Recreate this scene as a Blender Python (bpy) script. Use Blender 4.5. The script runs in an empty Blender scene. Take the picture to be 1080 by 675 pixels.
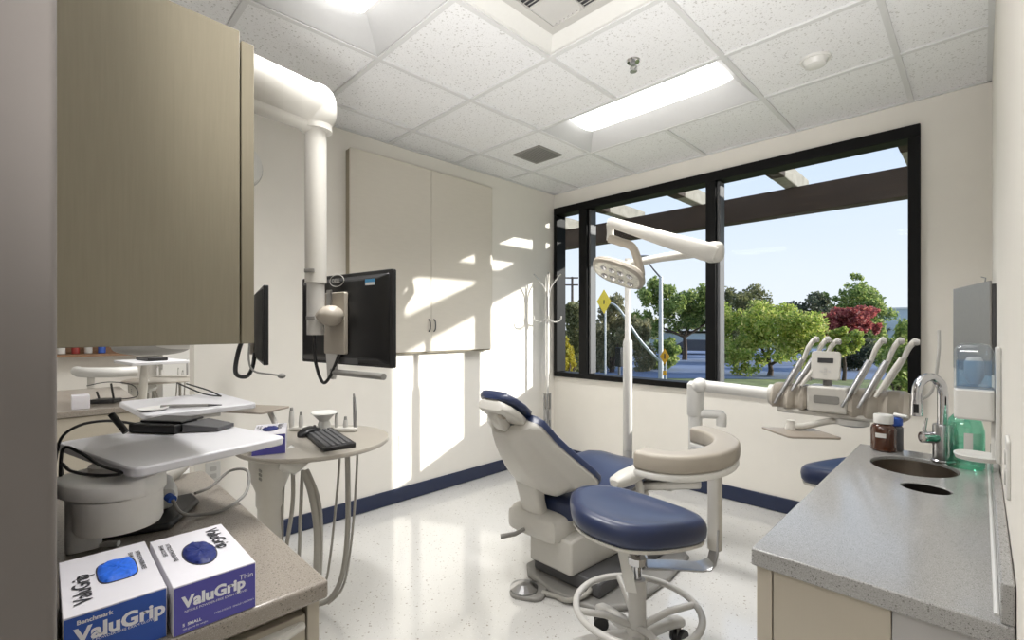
import bpy, bmesh, math, random
from mathutils import Vector, Matrix
random.seed(7)
C = bpy.context.collection
PI = math.pi
V = Vector

# ------------------------------------------------------------------ materials
def lin(c):
    c = c / 255.0
    return c / 12.92 if c <= 0.04045 else ((c + 0.055) / 1.055) ** 2.4
def rgb(r, g, b): return (lin(r), lin(g), lin(b), 1.0)

def mat(name, col, rough=0.5, metal=0.0, spec=0.5, coat=0.0, var=0.04, scale=60.0, bump=0.0, stretch=None):
    """plain procedural surface: a colour with a little noise variation and optional bump"""
    m = bpy.data.materials.new(name); m.use_nodes = True
    nt = m.node_tree; b = nt.nodes['Principled BSDF']
    b.inputs['Roughness'].default_value = rough
    b.inputs['Metallic'].default_value = metal
    b.inputs['Specular IOR Level'].default_value = spec
    b.inputs['Coat Weight'].default_value = coat
    b.inputs['Coat Roughness'].default_value = 0.08
    tc = nt.nodes.new('ShaderNodeTexCoord'); mp = nt.nodes.new('ShaderNodeMapping')
    if stretch: mp.inputs['Scale'].default_value = stretch
    nz = nt.nodes.new('ShaderNodeTexNoise'); nz.inputs['Scale'].default_value = scale; nz.inputs['Detail'].default_value = 4
    nt.links.new(tc.outputs['Object'], mp.inputs[0]); nt.links.new(mp.outputs[0], nz.inputs['Vector'])
    rp = nt.nodes.new('ShaderNodeValToRGB')
    a = [max(0, x * (1 - var)) for x in col[:3]]; c2 = [min(1, x * (1 + var)) for x in col[:3]]
    rp.color_ramp.elements[0].position = 0.3; rp.color_ramp.elements[1].position = 0.7
    rp.color_ramp.elements[0].color = (*a, 1); rp.color_ramp.elements[1].color = (*c2, 1)
    nt.links.new(nz.outputs['Fac'], rp.inputs[0]); nt.links.new(rp.outputs[0], b.inputs['Base Color'])
    if bump:
        bp = nt.nodes.new('ShaderNodeBump'); bp.inputs['Strength'].default_value = bump; bp.inputs['Distance'].default_value = 0.002
        nt.links.new(nz.outputs['Fac'], bp.inputs['Height']); nt.links.new(bp.outputs[0], b.inputs['Normal'])
    return m

def speckle(name, base, dark, light, scale, rough, coat=0.0, amt=0.12):
    """stone / vinyl chips: two layers of voronoi flecks over a base colour"""
    m = bpy.data.materials.new(name); m.use_nodes = True
    nt = m.node_tree; b = nt.nodes['Principled BSDF']
    b.inputs['Roughness'].default_value = rough; b.inputs['Coat Weight'].default_value = coat; b.inputs['Coat Roughness'].default_value = 0.1
    tc = nt.nodes.new('ShaderNodeTexCoord')
    prev = base
    last = None
    for i, (col, sc, th) in enumerate(((dark, scale, amt), (light, scale * 1.37, amt), (dark, scale * 0.45, amt * 0.45))):
        vo = nt.nodes.new('ShaderNodeTexVoronoi'); vo.inputs['Scale'].default_value = sc
        nt.links.new(tc.outputs['Object'], vo.inputs['Vector'])
        sp = nt.nodes.new('ShaderNodeSeparateColor'); nt.links.new(vo.outputs['Color'], sp.inputs[0])
        lt = nt.nodes.new('ShaderNodeMath'); lt.operation = 'LESS_THAN'; lt.inputs[1].default_value = th
        nt.links.new(sp.outputs[i % 3], lt.inputs[0])
        d = nt.nodes.new('ShaderNodeMath'); d.operation = 'LESS_THAN'; d.inputs[1].default_value = 0.45
        nt.links.new(vo.outputs['Distance'], d.inputs[0])
        mu = nt.nodes.new('ShaderNodeMath'); mu.operation = 'MULTIPLY'
        nt.links.new(lt.outputs[0], mu.inputs[0]); nt.links.new(d.outputs[0], mu.inputs[1])
        mx = nt.nodes.new('ShaderNodeMix'); mx.data_type = 'RGBA'
        nt.links.new(mu.outputs[0], mx.inputs['Factor'])
        if last is None: mx.inputs['A'].default_value = base
        else: nt.links.new(last, mx.inputs['A'])
        mx.inputs['B'].default_value = col
        last = mx.outputs['Result']
    nt.links.new(last, b.inputs['Base Color'])
    return m

def emit(name, col, strength):
    m = bpy.data.materials.new(name); m.use_nodes = True
    b = m.node_tree.nodes['Principled BSDF']
    b.inputs['Base Color'].default_value = col
    b.inputs['Emission Color'].default_value = col; b.inputs['Emission Strength'].default_value = strength
    return m

def clear(name, tint, gloss=0.06, rough=0.0, gtint=(1, 1, 1, 1)):
    """thin clear sheet: see-through with a faint mirror reflection"""
    m = bpy.data.materials.new(name); m.use_nodes = True
    nt = m.node_tree; nt.nodes.remove(nt.nodes['Principled BSDF'])
    out = nt.nodes['Material Output']
    t = nt.nodes.new('ShaderNodeBsdfTransparent'); t.inputs[0].default_value = tint
    g = nt.nodes.new('ShaderNodeBsdfGlossy'); g.inputs['Roughness'].default_value = rough; g.inputs[0].default_value = gtint
    lw = nt.nodes.new('ShaderNodeLayerWeight'); lw.inputs['Blend'].default_value = 0.5
    pw = nt.nodes.new('ShaderNodeMath'); pw.operation = 'POWER'; pw.inputs[1].default_value = 4
    mu = nt.nodes.new('ShaderNodeMath'); mu.operation = 'MULTIPLY_ADD'; mu.inputs[1].default_value = gloss * 6; mu.inputs[2].default_value = gloss
    nt.links.new(lw.outputs['Facing'], pw.inputs[0]); nt.links.new(pw.outputs[0], mu.inputs[0])
    mx = nt.nodes.new('ShaderNodeMixShader')
    nt.links.new(mu.outputs[0], mx.inputs[0]); nt.links.new(t.outputs[0], mx.inputs[1]); nt.links.new(g.outputs[0], mx.inputs[2])
    nt.links.new(mx.outputs[0], out.inputs[0])
    return m

def leafmat(name, c1, c2, c3):
    m = bpy.data.materials.new(name); m.use_nodes = True
    nt = m.node_tree; b = nt.nodes['Principled BSDF']; out = nt.nodes['Material Output']
    b.inputs['Roughness'].default_value = 0.6
    geo = nt.nodes.new('ShaderNodeNewGeometry'); rp = nt.nodes.new('ShaderNodeValToRGB')
    rp.color_ramp.elements[0].color = c1; rp.color_ramp.elements[1].color = c3
    e = rp.color_ramp.elements.new(0.5); e.color = c2
    nt.links.new(geo.outputs['Random Per Island'], rp.inputs[0]); nt.links.new(rp.outputs[0], b.inputs['Base Color'])
    tr = nt.nodes.new('ShaderNodeBsdfTranslucent'); nt.links.new(rp.outputs[0], tr.inputs[0])
    mx = nt.nodes.new('ShaderNodeMixShader'); mx.inputs[0].default_value = 0.5
    nt.links.new(b.outputs[0], mx.inputs[1]); nt.links.new(tr.outputs[0], mx.inputs[2]); nt.links.new(mx.outputs[0], out.inputs[0])
    return m

M = {}
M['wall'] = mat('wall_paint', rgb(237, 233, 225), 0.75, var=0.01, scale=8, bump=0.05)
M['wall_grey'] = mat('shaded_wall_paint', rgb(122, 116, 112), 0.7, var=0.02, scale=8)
M['floor'] = speckle('vinyl_floor', rgb(207, 206, 203), rgb(160, 155, 147), rgb(224, 223, 220), 200, 0.12, coat=0.5, amt=0.04)
M['tile'] = speckle('acoustic_tile', rgb(236, 236, 237), rgb(206, 205, 204), rgb(243, 243, 243), 230, 0.95, amt=0.14)
M['tbar'] = mat('ceiling_grid_paint', rgb(216, 216, 216), 0.5, var=0.01)
M['navy_base'] = mat('navy_vinyl_base', rgb(34, 44, 72), 0.35, var=0.05, scale=20)
M['counter'] = speckle('speckled_worktop', rgb(150, 142, 132), rgb(108, 100, 92), rgb(180, 173, 164), 700, 0.28, coat=0.15, amt=0.2)
M['counter_lit'] = speckle('lit_speckled_worktop', rgb(158, 157, 155), rgb(112, 110, 108), rgb(190, 189, 188), 700, 0.2, coat=0.3, amt=0.2)  # same stone as the left worktop, brighter light put into its colour
M['taupe'] = mat('taupe_laminate', rgb(148, 140, 120), 0.5, var=0.035, scale=14, stretch=(14, 14, 0.7), bump=0.05)
M['beige'] = mat('beige_laminate', rgb(186, 178, 163), 0.5, var=0.008, scale=14, stretch=(10, 10, 1))
M['greyed'] = mat('pale_grey_laminate', rgb(176, 174, 173), 0.5, var=0.01, scale=14)
M['wallcab'] = mat('warm_white_laminate', rgb(214, 208, 196), 0.55, var=0.015, scale=12, stretch=(1, 1, 6))
M['white'] = mat('white_plastic', rgb(222, 221, 217), 0.35, var=0.01)
M['cream'] = mat('cream_plastic', rgb(206, 203, 196), 0.4, var=0.01)
M['greige'] = mat('greige_plastic', rgb(170, 162, 150), 0.42, var=0.015)
M['lightgrey'] = mat('light_grey_metal_paint', rgb(196, 194, 190), 0.35, var=0.01)
M['midgrey'] = mat('mid_grey_plastic', rgb(140, 138, 134), 0.45, var=0.02)
M['darkgrey'] = mat('dark_grey_plastic', rgb(88, 88, 90), 0.5, var=0.03)
M['navy'] = mat('navy_upholstery', rgb(27, 41, 77), 0.42, coat=0.4, var=0.04, scale=300, bump=0.08)
M['navy'].node_tree.nodes['Principled BSDF'].inputs['Coat Roughness'].default_value = 0.28
M['black'] = mat('black_plastic', rgb(24, 24, 26), 0.4, var=0.05)
M['blackframe'] = mat('black_window_frame', rgb(7, 7, 8), 0.5, spec=0.2, var=0.1, scale=30)
M['chrome'] = mat('chrome', rgb(205, 205, 208), 0.1, metal=1.0, var=0.01)
M['steel'] = mat('brushed_steel', rgb(178, 178, 180), 0.28, metal=1.0, var=0.04, scale=80)
M['sink'] = mat('sink_steel', rgb(150, 140, 130), 0.36, metal=1.0, var=0.05, scale=40)
M['darksteel'] = mat('dark_steel', rgb(58, 54, 50), 0.4, metal=0.8, var=0.05)
M['hose'] = mat('grey_hose', rgb(166, 163, 156), 0.4, var=0.03)
M['table'] = mat('greige_table_laminate', rgb(166, 160, 150), 0.3, coat=0.2, var=0.02, scale=10)
M['pan'] = mat('reflector_paint', rgb(190, 190, 190), 0.5, var=0.01)
M['bright'] = mat('bright_white_plastic', rgb(243, 242, 238), 0.35, var=0.01)
M['tray'] = mat('pale_tray_plastic', rgb(218, 218, 222), 0.35, var=0.01)
M['brown_tray'] = mat('taupe_tray', rgb(150, 140, 128), 0.4, var=0.03)
M['blue_box'] = mat('blue_card', rgb(48, 88, 178), 0.5, var=0.02)
M['purple_box'] = mat('violet_card', rgb(86, 82, 168), 0.5, var=0.02)
M['white_card'] = mat('white_card', rgb(226, 224, 230), 0.55, var=0.01)
M['glove_blue'] = mat('blue_nitrile', rgb(40, 110, 230), 0.5, var=0.15, scale=120, bump=0.3)
M['glove_navy'] = mat('dark_blue_nitrile', rgb(24, 40, 110), 0.5, var=0.15, scale=120, bump=0.3)
M['ink'] = mat('dark_ink', rgb(40, 40, 48), 0.6)
M['whiteink'] = mat('white_ink', rgb(240, 240, 246), 0.6)
M['amber'] = mat('amber_bottle', rgb(74, 42, 26), 0.15, coat=0.4, var=0.06, scale=20)
M['beam'] = mat('weathered_dark_timber', rgb(58, 47, 40), 0.85, var=0.25, scale=9, stretch=(0.4, 4, 4), bump=0.3)
M['rafter_end'] = mat('sunlit_pale_timber', rgb(146, 142, 132), 0.85, var=0.2, scale=12)  # pale tone paints sunlight onto the rafter ends
M['bark'] = mat('bark', rgb(84, 70, 58), 0.9, var=0.3, scale=10, bump=0.5)
M['asphalt'] = mat('asphalt', rgb(122, 134, 158), 0.9, var=0.22, scale=0.25)
M['lawn'] = mat('dry_grass', rgb(128, 134, 84), 0.95, var=0.3, scale=1.2)
M['galv'] = mat('galvanised_steel', rgb(176, 180, 186), 0.45, metal=0.6, var=0.05)
M['yellow'] = mat('yellow_sign', rgb(250, 216, 74), 0.5, var=0.03)
M['orange'] = mat('amber_sign', rgb(222, 158, 24), 0.5, var=0.03)
M['stucco'] = mat('pale_stucco', rgb(196, 206, 214), 0.8, var=0.04, scale=2)
M['pole_wood'] = mat('utility_pole_timber', rgb(88, 78, 70), 0.9, var=0.2, scale=6)
M['lens'] = emit('lamp_diffuser', (1, 0.985, 0.96, 1), 2.2)
M['ledface'] = mat('led_lens', rgb(226, 222, 208), 0.2, coat=0.5, var=0.2, scale=60)
M['glass'] = clear('window_glass', (0.98, 0.99, 0.985, 1), 0.003)
M['aqua'] = clear('aqua_liquid', (0.45, 0.86, 0.72, 1), 0.12, 0.03)
M['bluegel'] = clear('blue_soap', (0.52, 0.72, 0.90, 1), 0.12, 0.05)
M['clearplastic'] = clear('clear_plastic', (0.86, 0.9, 0.94, 1), 0.12, 0.04)
M['brochure'] = mat('grey_holder_plastic', rgb(146, 145, 142), 0.4, var=0.03)
M['sticker'] = mat('blue_sticker', rgb(70, 150, 200), 0.5)
M['wood'] = mat('brown_wood', rgb(140, 108, 82), 0.6, var=0.15, scale=12, stretch=(1, 1, 6))
M['red'] = mat('red_plastic', rgb(150, 50, 44), 0.5)
M['leaf_green'] = leafmat('leaves_green', rgb(92, 116, 60), rgb(148, 168, 88), rgb(204, 208, 134))
M['leaf_lime'] = leafmat('leaves_lime', rgb(116, 140, 60), rgb(176, 192, 92), rgb(228, 220, 136))
M['leaf_olive'] = leafmat('leaves_olive', rgb(92, 98, 64), rgb(124, 126, 84), rgb(158, 156, 110))
M['leaf_haze'] = leafmat('leaves_greyish', rgb(120, 122, 92), rgb(146, 142, 108), rgb(168, 160, 122))
M['leaf_dark'] = leafmat('leaves_dark', rgb(64, 74, 58), rgb(88, 96, 72), rgb(112, 112, 90))
M['leaf_red'] = leafmat('leaves_red', rgb(142, 66, 68), rgb(182, 98, 94), rgb(206, 134, 116))
M['leaf_yellow'] = leafmat('leaves_yellow', rgb(176, 160, 56), rgb(204, 186, 70), rgb(158, 158, 66))

# ------------------------------------------------------------------ geometry kit
class G:
    def __init__(s): s.b = bmesh.new()
    def box(s, x0, x1, y0, y1, z0, z1, R=None):
        vs = [V((x, y, z)) for x in (x0, x1) for y in (y0, y1) for z in (z0, z1)]
        if R is not None: vs = [R @ v for v in vs]
        v = [s.b.verts.new(p) for p in vs]
        for f in ((0, 1, 3, 2), (4, 6, 7, 5), (0, 4, 5, 1), (2, 3, 7, 6), (0, 2, 6, 4), (1, 5, 7, 3)):
            s.b.faces.new([v[i] for i in f])
        return s
    def loft(s, rings, cap=True, closed=False):
        R = [[s.b.verts.new(V(p)) for p in r] for r in rings]
        n = len(R[0])
        m = len(R)
        for i in range(m if closed else m - 1):
            a, c = R[i], R[(i + 1) % m]
            for j in range(n):
                k = (j + 1) % n
                s.b.faces.new((a[j], a[k], c[k], c[j]))
        if cap and not closed:
            s.b.faces.new(R[0][::-1]); s.b.faces.new(R[-1])
        return s
    def tube(s, pts, r, n=12, smooth=0, cap=True, closed=False):
        pts = [V(p) for p in pts]
        if smooth: pts, r = spline(pts, smooth, r)
        rr = r if isinstance(r, (list, tuple)) else [r] * len(pts)
        up = None; rings = []
        for i, p in enumerate(pts):
            if closed: t = (pts[(i + 1) % len(pts)] - pts[i - 1]).normalized()
            else: t = (pts[min(i + 1, len(pts) - 1)] - pts[max(i - 1, 0)]).normalized()
            if up is None:
                up = V((0, 0, 1)) if abs(t.z) < 0.9 else V((1, 0, 0))
            u = (up - t * up.dot(t)).normalized(); w = t.cross(u); up = u
            rings.append([p + (u * math.cos(a) + w * math.sin(a)) * rr[i] for a in [2 * PI * k / n for k in range(n)]])
        return s.loft(rings, cap, closed)
    def cyl(s, p0, p1, r0, r1=None, n=24):
        return s.tube([p0, p1], [r0, r0 if r1 is None else r1], n)
    def lathe(s, prof, c=(0, 0, 0), n=28, R=None, cap=True):
        c = V(c); rings = []
        for r, z in prof:
            ring = [V((r * math.cos(a), r * math.sin(a), z)) for a in [2 * PI * k / n for k in range(n)]]
            if R is not None: ring = [R @ p for p in ring]
            rings.append([c + p for p in ring])
        return s.loft(rings, cap)
    def prism(s, poly, z0, z1, T=None):
        lo = [V((x, y, z0)) for x, y in poly]; hi = [V((x, y, z1)) for x, y in poly]
        if T is not None: lo = [T @ p for p in lo]; hi = [T @ p for p in hi]
        return s.loft([lo, hi])
    def sell(s, c, a, b, d, n1=28, n2=16, e1=1.0, e2=1.0):
        """superellipsoid with axis vectors a, b (ring plane) and d (pole)"""
        c, a, b, d = V(c), V(a), V(b), V(d)
        f = lambda w, e: math.copysign(abs(w) ** e, w)
        rings = []
        for i in range(1, n2):
            ph = -PI / 2 + PI * i / n2
            cp, sp = f(math.cos(ph), e1), f(math.sin(ph), e1)
            rings.append([c + a * (cp * f(math.cos(t), e2)) + b * (cp * f(math.sin(t), e2)) + d * sp for t in [2 * PI * k / n1 for k in range(n1)]])
        return s.loft(rings)

def spline(pts, k, r=None):
    out, ro = [], []
    n = len(pts)
    for i in range(n - 1):
        p0, p1, p2, p3 = pts[max(i - 1, 0)], pts[i], pts[i + 1], pts[min(i + 2, n - 1)]
        for j in range(k):
            t = j / k
            out.append(0.5 * ((2 * p1) + (p2 - p0) * t + (2 * p0 - 5 * p1 + 4 * p2 - p3) * t * t + (3 * p1 - p0 - 3 * p2 + p3) * t ** 3))
            if isinstance(r, (list, tuple)): ro.append(r[i] * (1 - t) + r[i + 1] * t)
    out.append(pts[-1])
    if isinstance(r, (list, tuple)): ro.append(r[-1]); return out, ro
    return out, r

def sring(c, u, w, hu, hw, e=0.5, n=32):
    """superellipse ring: half size hu along u and hw along w"""
    c, u, w = V(c), V(u), V(w)
    f = lambda x: math.copysign(abs(x) ** e, x)
    return [c + u * (hu * f(math.cos(t))) + w * (hw * f(math.sin(t))) for t in [2 * PI * k / n for k in range(n)]]

def rrect(x0, x1, y0, y1, r, k=6):
    p = []
    for cx, cy, a0 in ((x1 - r, y1 - r, 0), (x0 + r, y1 - r, PI / 2), (x0 + r, y0 + r, PI), (x1 - r, y0 + r, 1.5 * PI)):
        for i in range(k + 1):
            a = a0 + PI / 2 * i / k
            p.append((cx + r * math.cos(a), cy + r * math.sin(a)))
    return p

def world(o):
    m = o.matrix_basis.copy()
    while o.parent:
        o = o.parent; m = o.matrix_basis @ m
    return m

def obj(name, g, m, parent=None, bevel=0.0, smooth=True, sub=0, seg=2, angle=40):
    me = bpy.data.meshes.new(name)
    b = g.b
    bmesh.ops.recalc_face_normals(b, faces=b.faces)
    b.to_mesh(me); b.free()
    o = bpy.data.objects.new(name, me); C.objects.link(o)
    if parent is not None:
        o.parent = parent
        me.transform(world(parent).inverted())
    else:
        xs = [v.co.x for v in me.vertices]; ys = [v.co.y for v in me.vertices]; zs = [v.co.z for v in me.vertices]
        c = V(((min(xs) + max(xs)) / 2, (min(ys) + max(ys)) / 2, min(zs)))
        me.transform(Matrix.Translation(-c)); o.location = c
    me.materials.append(m)
    if smooth:
        me.shade_smooth()
        if not sub: me.set_sharp_from_angle(angle=math.radians(angle))
    if bevel:
        md = o.modifiers.new('bevel', 'BEVEL'); md.width = bevel; md.segments = seg; md.limit_method = 'ANGLE'; md.angle_limit = math.radians(50)
        md.harden_normals = False
    if sub:
        md = o.modifiers.new('sub', 'SUBSURF'); md.levels = sub; md.render_levels = sub
    return o

def tag(o, label, cat, group=None):
    o['label'] = label; o['category'] = cat
    if group: o['group'] = group
    return o
def thing(name, label, cat, loc=(0, 0, 0), group=None, rz=0):
    o = bpy.data.objects.new(name, None); C.objects.link(o)
    o.location = loc; o.rotation_euler = (0, 0, rz); o.empty_display_size = 0.1
    return tag(o, label, cat, group)
def struct(name, g, m, **k):
    o = obj(name, g, m, **k)
    if o.parent is None: o['kind'] = 'structure'
    return o
def dup(root, loc, label, rz=None, group=None):
    """copy of a thing with copies of its parts and sub-parts"""
    r = root.copy(); C.objects.link(r); r.location = loc; r['label'] = label
    if rz is not None: r.rotation_euler = (0, 0, rz)
    if group: r['group'] = group
    for ch in list(root.children):
        c = ch.copy(); C.objects.link(c); c.parent = r
        for g in list(ch.children):
            d = g.copy(); C.objects.link(d); d.parent = c
    return r

def lettering(lines, m, parent, T, name='lettering'):
    """lines: (text, x, y, size, bold); laid in the xy plane of T (x right, y up)"""
    g = G()
    for s, x, y, size, bold in lines:
        cu = bpy.data.curves.new('t', 'FONT'); cu.body = s; cu.size = size; cu.offset = bold; cu.resolution_u = 3
        o = bpy.data.objects.new('t', cu); C.objects.link(o)
        bpy.context.view_layer.update()
        me = bpy.data.meshes.new_from_object(o.evaluated_get(bpy.context.evaluated_depsgraph_get()))
        me.transform(T @ Matrix.Translation((x, y, 0)))
        g.b.from_mesh(me)
        bpy.data.objects.remove(o); bpy.data.curves.remove(cu); bpy.data.meshes.remove(me)
    return obj(name, g, m, parent, smooth=False)

def frame(o, x, y):
    """4x4 with origin o and plane axes x, y"""
    x, y = V(x).normalized(), V(y).normalized(); z = x.cross(y).normalized(); y = z.cross(x)
    return Matrix(((x.x, y.x, z.x, o[0]), (x.y, y.y, z.y, o[1]), (x.z, y.z, z.z, o[2]), (0, 0, 0, 1)))

# ------------------------------------------------------------------ room shell
XL, XR, YW, H = -2.98, 0.04, 3.567, 2.577
WX0, WX1, WZ0, WZ1 = -2.962, -0.246, 0.79, 2.43
FX0, FX1, FY0 = -7.6, 2.0, -2.6

struct('floor', G().box(FX0, FX1, FY0, YW + 0.15, -0.12, 0), M['floor'])
g = G()
g.box(FX0, FX1, YW, YW + 0.15, 0, WZ0).box(FX0, FX1, YW, YW + 0.15, WZ1, 2.85)
g.box(FX0, WX0, YW, YW + 0.15, WZ0, WZ1).box(WX1, FX1, YW, YW + 0.15, WZ0, WZ1)
struct('wall_window', g, M['wall'])
struct('wall_left', G().box(XL - 0.12, XL, 0.574, YW, 0, H + 0.03), M['wall'])
struct('wall_right', G().box(XR, XR + 0.12, 0.5, YW, 0, H + 0.03), M['wall'])
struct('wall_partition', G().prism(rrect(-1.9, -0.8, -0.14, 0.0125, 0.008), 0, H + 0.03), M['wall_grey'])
struct('wall_back', G().box(FX0, FX1, FY0 - 0.12, FY0, 0, 2.85), M['wall'])
struct('wall_far_left', G().box(FX0 - 0.12, FX0, FY0, YW, 0, 2.85), M['wall'])
struct('wall_far_right', G().box(FX1, FX1 + 0.12, FY0, YW, 0, 2.85), M['wall'])
struct('roof', G().box(FX0 - 0.12, FX1 + 0.12, FY0 - 0.12, YW + 0.15, 2.85, 2.95), M['wall'])

GX = [FX0] + [-2.675 + 0.5975 * k for k in range(-8, 8)] + [FX1]
GY = [FY0] + [0.575 + 0.5835 * k for k in range(-5, 5)] + [YW]
ix = lambda v: min(range(len(GX)), key=lambda i: abs(GX[i] - v))
iy = lambda v: min(range(len(GY)), key=lambda i: abs(GY[i] - v))
hx, hx2 = ix(-2.075), ix(-0.88)
holes = {(i, j) for i in range(hx, hx2) for j in (iy(0.575), iy(2.3255))} | {(ix(-1.48), iy(1.1585))}
g = G()
for i in range(len(GX) - 1):
    for j in range(len(GY) - 1):
        if (i, j) in holes: continue
        g.box(GX[i], GX[i + 1], GY[j], GY[j + 1], H, H + 0.015)
struct('ceiling', g, M['tile'])
g = G()
for x in GX[1:-1]:
    for (a, b) in ((FY0, YW),):
        segs = [(a, b)]
        if abs(x + 1.48) < 0.01: segs = [(a, GY[iy(0.575)]), (GY[iy(1.1585)], GY[iy(2.3255)]), (GY[iy(2.9)], b)]
        for p, q in segs: g.box(x - 0.012, x + 0.012, p, q, H - 0.01, H + 0.012)
for y in GY[1:-1]:
    g.box(FX0, FX1, y - 0.012, y + 0.012, H - 0.0095, H + 0.012)
g.box(XL, XR, YW - 0.02, YW, H - 0.008, H).box(XL, XL + 0.02, 0.6, YW, H - 0.008, H).box(XR - 0.02, XR, 0.5, YW, H - 0.008, H)
struct('trim_1', g, M['tbar'], smooth=False)
struct('baseboard_left', G().box(XL, XL + 0.012, 0.6, YW, 0.004, 0.105), M['navy_base'], bevel=0.003)
struct('baseboard_window', G().box(XL, XR, YW - 0.012, YW, 0.004, 0.105), M['navy_base'], bevel=0.003)

# window: one black frame with two mullions, three panes
g = G()
F0, F1 = YW - 0.03, YW + 0.11
fw = 0.055
g.box(WX0, WX1, F0, F1, WZ0, WZ0 + 0.045).box(WX0, WX1, F0, F1, WZ1 - 0.07, WZ1)
g.box(WX0, WX0 + 0.04, F0, F1, WZ0 + 0.045, WZ1 - 0.07).box(WX1 - fw, WX1, F0, F1, WZ0 + 0.045, WZ1 - 0.07)
wf = struct('window_1', g, M['blackframe'], bevel=0.004)
for x0, x1 in ((-2.66, -2.57), (-1.475, -1.40)):
    struct('mullion', G().box(x0, x1, F0 + 0.006, F1 - 0.006, WZ0 + 0.04, WZ1 - 0.06), M['blackframe'], parent=wf, bevel=0.004)
for x0, x1 in ((-2.565, -2.545), (-1.398, -1.376)):
    struct('aluminium_strip', G().box(x0, x1, F0 + 0.03, F1 - 0.02, WZ0 + 0.05, WZ1 - 0.075), M['darkgrey'], parent=wf, bevel=0.003)
for x0, x1 in ((WX0 + 0.04, -2.66), (-2.57, -1.475), (-1.40, WX1 - fw)):
    struct('pane', G().box(x0, x1, YW + 0.05, YW + 0.054, WZ0 + 0.04, WZ1 - 0.06), M['glass'], parent=wf, smooth=False)

# ------------------------------------------------------------------ ceiling fittings
def troffer(y0, y1, label):
    x0, x1 = GX[hx] + 0.012, GX[hx2] - 0.012
    y0, y1 = y0 + 0.012, y1 - 0.012
    t = thing('ceiling_light', label, 'ceiling light', ((x0 + x1) / 2, (y0 + y1) / 2, H), 'recessed ceiling light panels')
    g = G()
    ym = (y0 + y1) / 2
    def rect(ax0, ax1, ay0, ay1, z): return [V((ax0, ay0, z)), V((ax1, ay0, z)), V((ax1, ay1, z)), V((ax0, ay1, z))]
    R = [rect(x0, x1, y0, y1, H - 0.004), rect(x0 + 0.006, x1 - 0.006, y0 + 0.006, y1 - 0.006, H - 0.004),
         rect(x0 + 0.1, x1 - 0.1, ym - 0.17, ym + 0.17, H + 0.1), rect(x0 + 0.1, x1 - 0.1, ym - 0.17, ym + 0.17, H + 0.14),
         rect(x0, x1, y0, y1, H + 0.14)]
    g.loft(R, cap=False, closed=True)
    obj('reflector_pan', g, M['pan'], t, angle=20)
    g = G()
    ring = []
    n = 9
    for xx, sc in ((x0 + 0.1, 0.25), (x0 + 0.13, 0.85), (x0 + 0.2, 1), (x1 - 0.2, 1), (x1 - 0.13, 0.85), (x1 - 0.1, 0.25)):
        r = [V((xx, ym + 0.15 * math.cos(PI * k / n), H + 0.099 - 0.055 * sc * math.sin(PI * k / n))) for k in range(n + 1)]
        ring.append(r)
    g.loft(ring)
    obj('diffuser', g, M['lens'], t)
    l = bpy.data.lights.new('tube_lamp', 'AREA'); l.energy = 15; l.color = (1, 0.985, 0.962); l.shape = 'RECTANGLE'; l.size = 0.95; l.size_y = 0.16; l.spread = math.radians(120)
    lo = bpy.data.objects.new('tube_lamp', l); C.objects.link(lo); lo.location = ((x0 + x1) / 2, ym, H + 0.038)
    return t
troffer(GY[iy(0.575)], GY[iy(1.1585)], 'recessed light panel with glowing diffuser, cut off by the top edge')
troffer(GY[iy(2.3255)], GY[iy(2.909)], 'recessed light panel with glowing strip, near the window wall')

x0, x1, y0, y1 = GX[ix(-1.48)] + 0.012, GX[ix(-0.88)] - 0.012, GY[iy(1.1585)] + 0.012, GY[iy(1.742)] - 0.012
t = thing('air_diffuser', 'square white ceiling air diffuser with louvred core', 'air vent', ((x0 + x1) / 2, (y0 + y1) / 2, H))
g = G()
def rect(ax0, ax1, ay0, ay1, z): return [V((ax0, ay0, z)), V((ax1, ay0, z)), V((ax1, ay1, z)), V((ax0, ay1, z))]
g.loft([rect(x0, x1, y0, y1, H - 0.002), rect(x0 + 0.015, x1 - 0.015, y0 + 0.015, y1 - 0.015, H - 0.004),
        rect(x0 + 0.085, x1 - 0.085, y0 + 0.085, y1 - 0.085, H + 0.03), rect(x0 + 0.085, x1 - 0.085, y0 + 0.085, y1 - 0.085, H + 0.05),
        rect(x0, x1, y0, y1, H + 0.05)], cap=False, closed=True)
obj('pan', g, M['white'], t, angle=20)
g = G()
a0, a1, b0, b1 = x0 + 0.085, x1 - 0.085, y0 + 0.085, y1 - 0.085
g.box(a0, a0 + 0.04, b0, b1, H + 0.02, H + 0.03).box(a1 - 0.04, a1, b0, b1, H + 0.02, H + 0.03)
g.box(a0 + 0.04, a1 - 0.04, b0, b0 + 0.04, H + 0.02, H + 0.03).box(a0 + 0.04, a1 - 0.04, b1 - 0.04, b1, H + 0.02, H + 0.03)
am, bm_ = (a0 + a1) / 2, (b0 + b1) / 2
g.box(am - 0.006, am + 0.006, b0 + 0.04, b1 - 0.04, H + 0.022, H + 0.03).box(a0 + 0.04, a1 - 0.04, bm_ - 0.006, bm_ + 0.006, H + 0.0225, H + 0.0295)
obj('core_frame', g, M['lightgrey'], t)
g = G()
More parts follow.
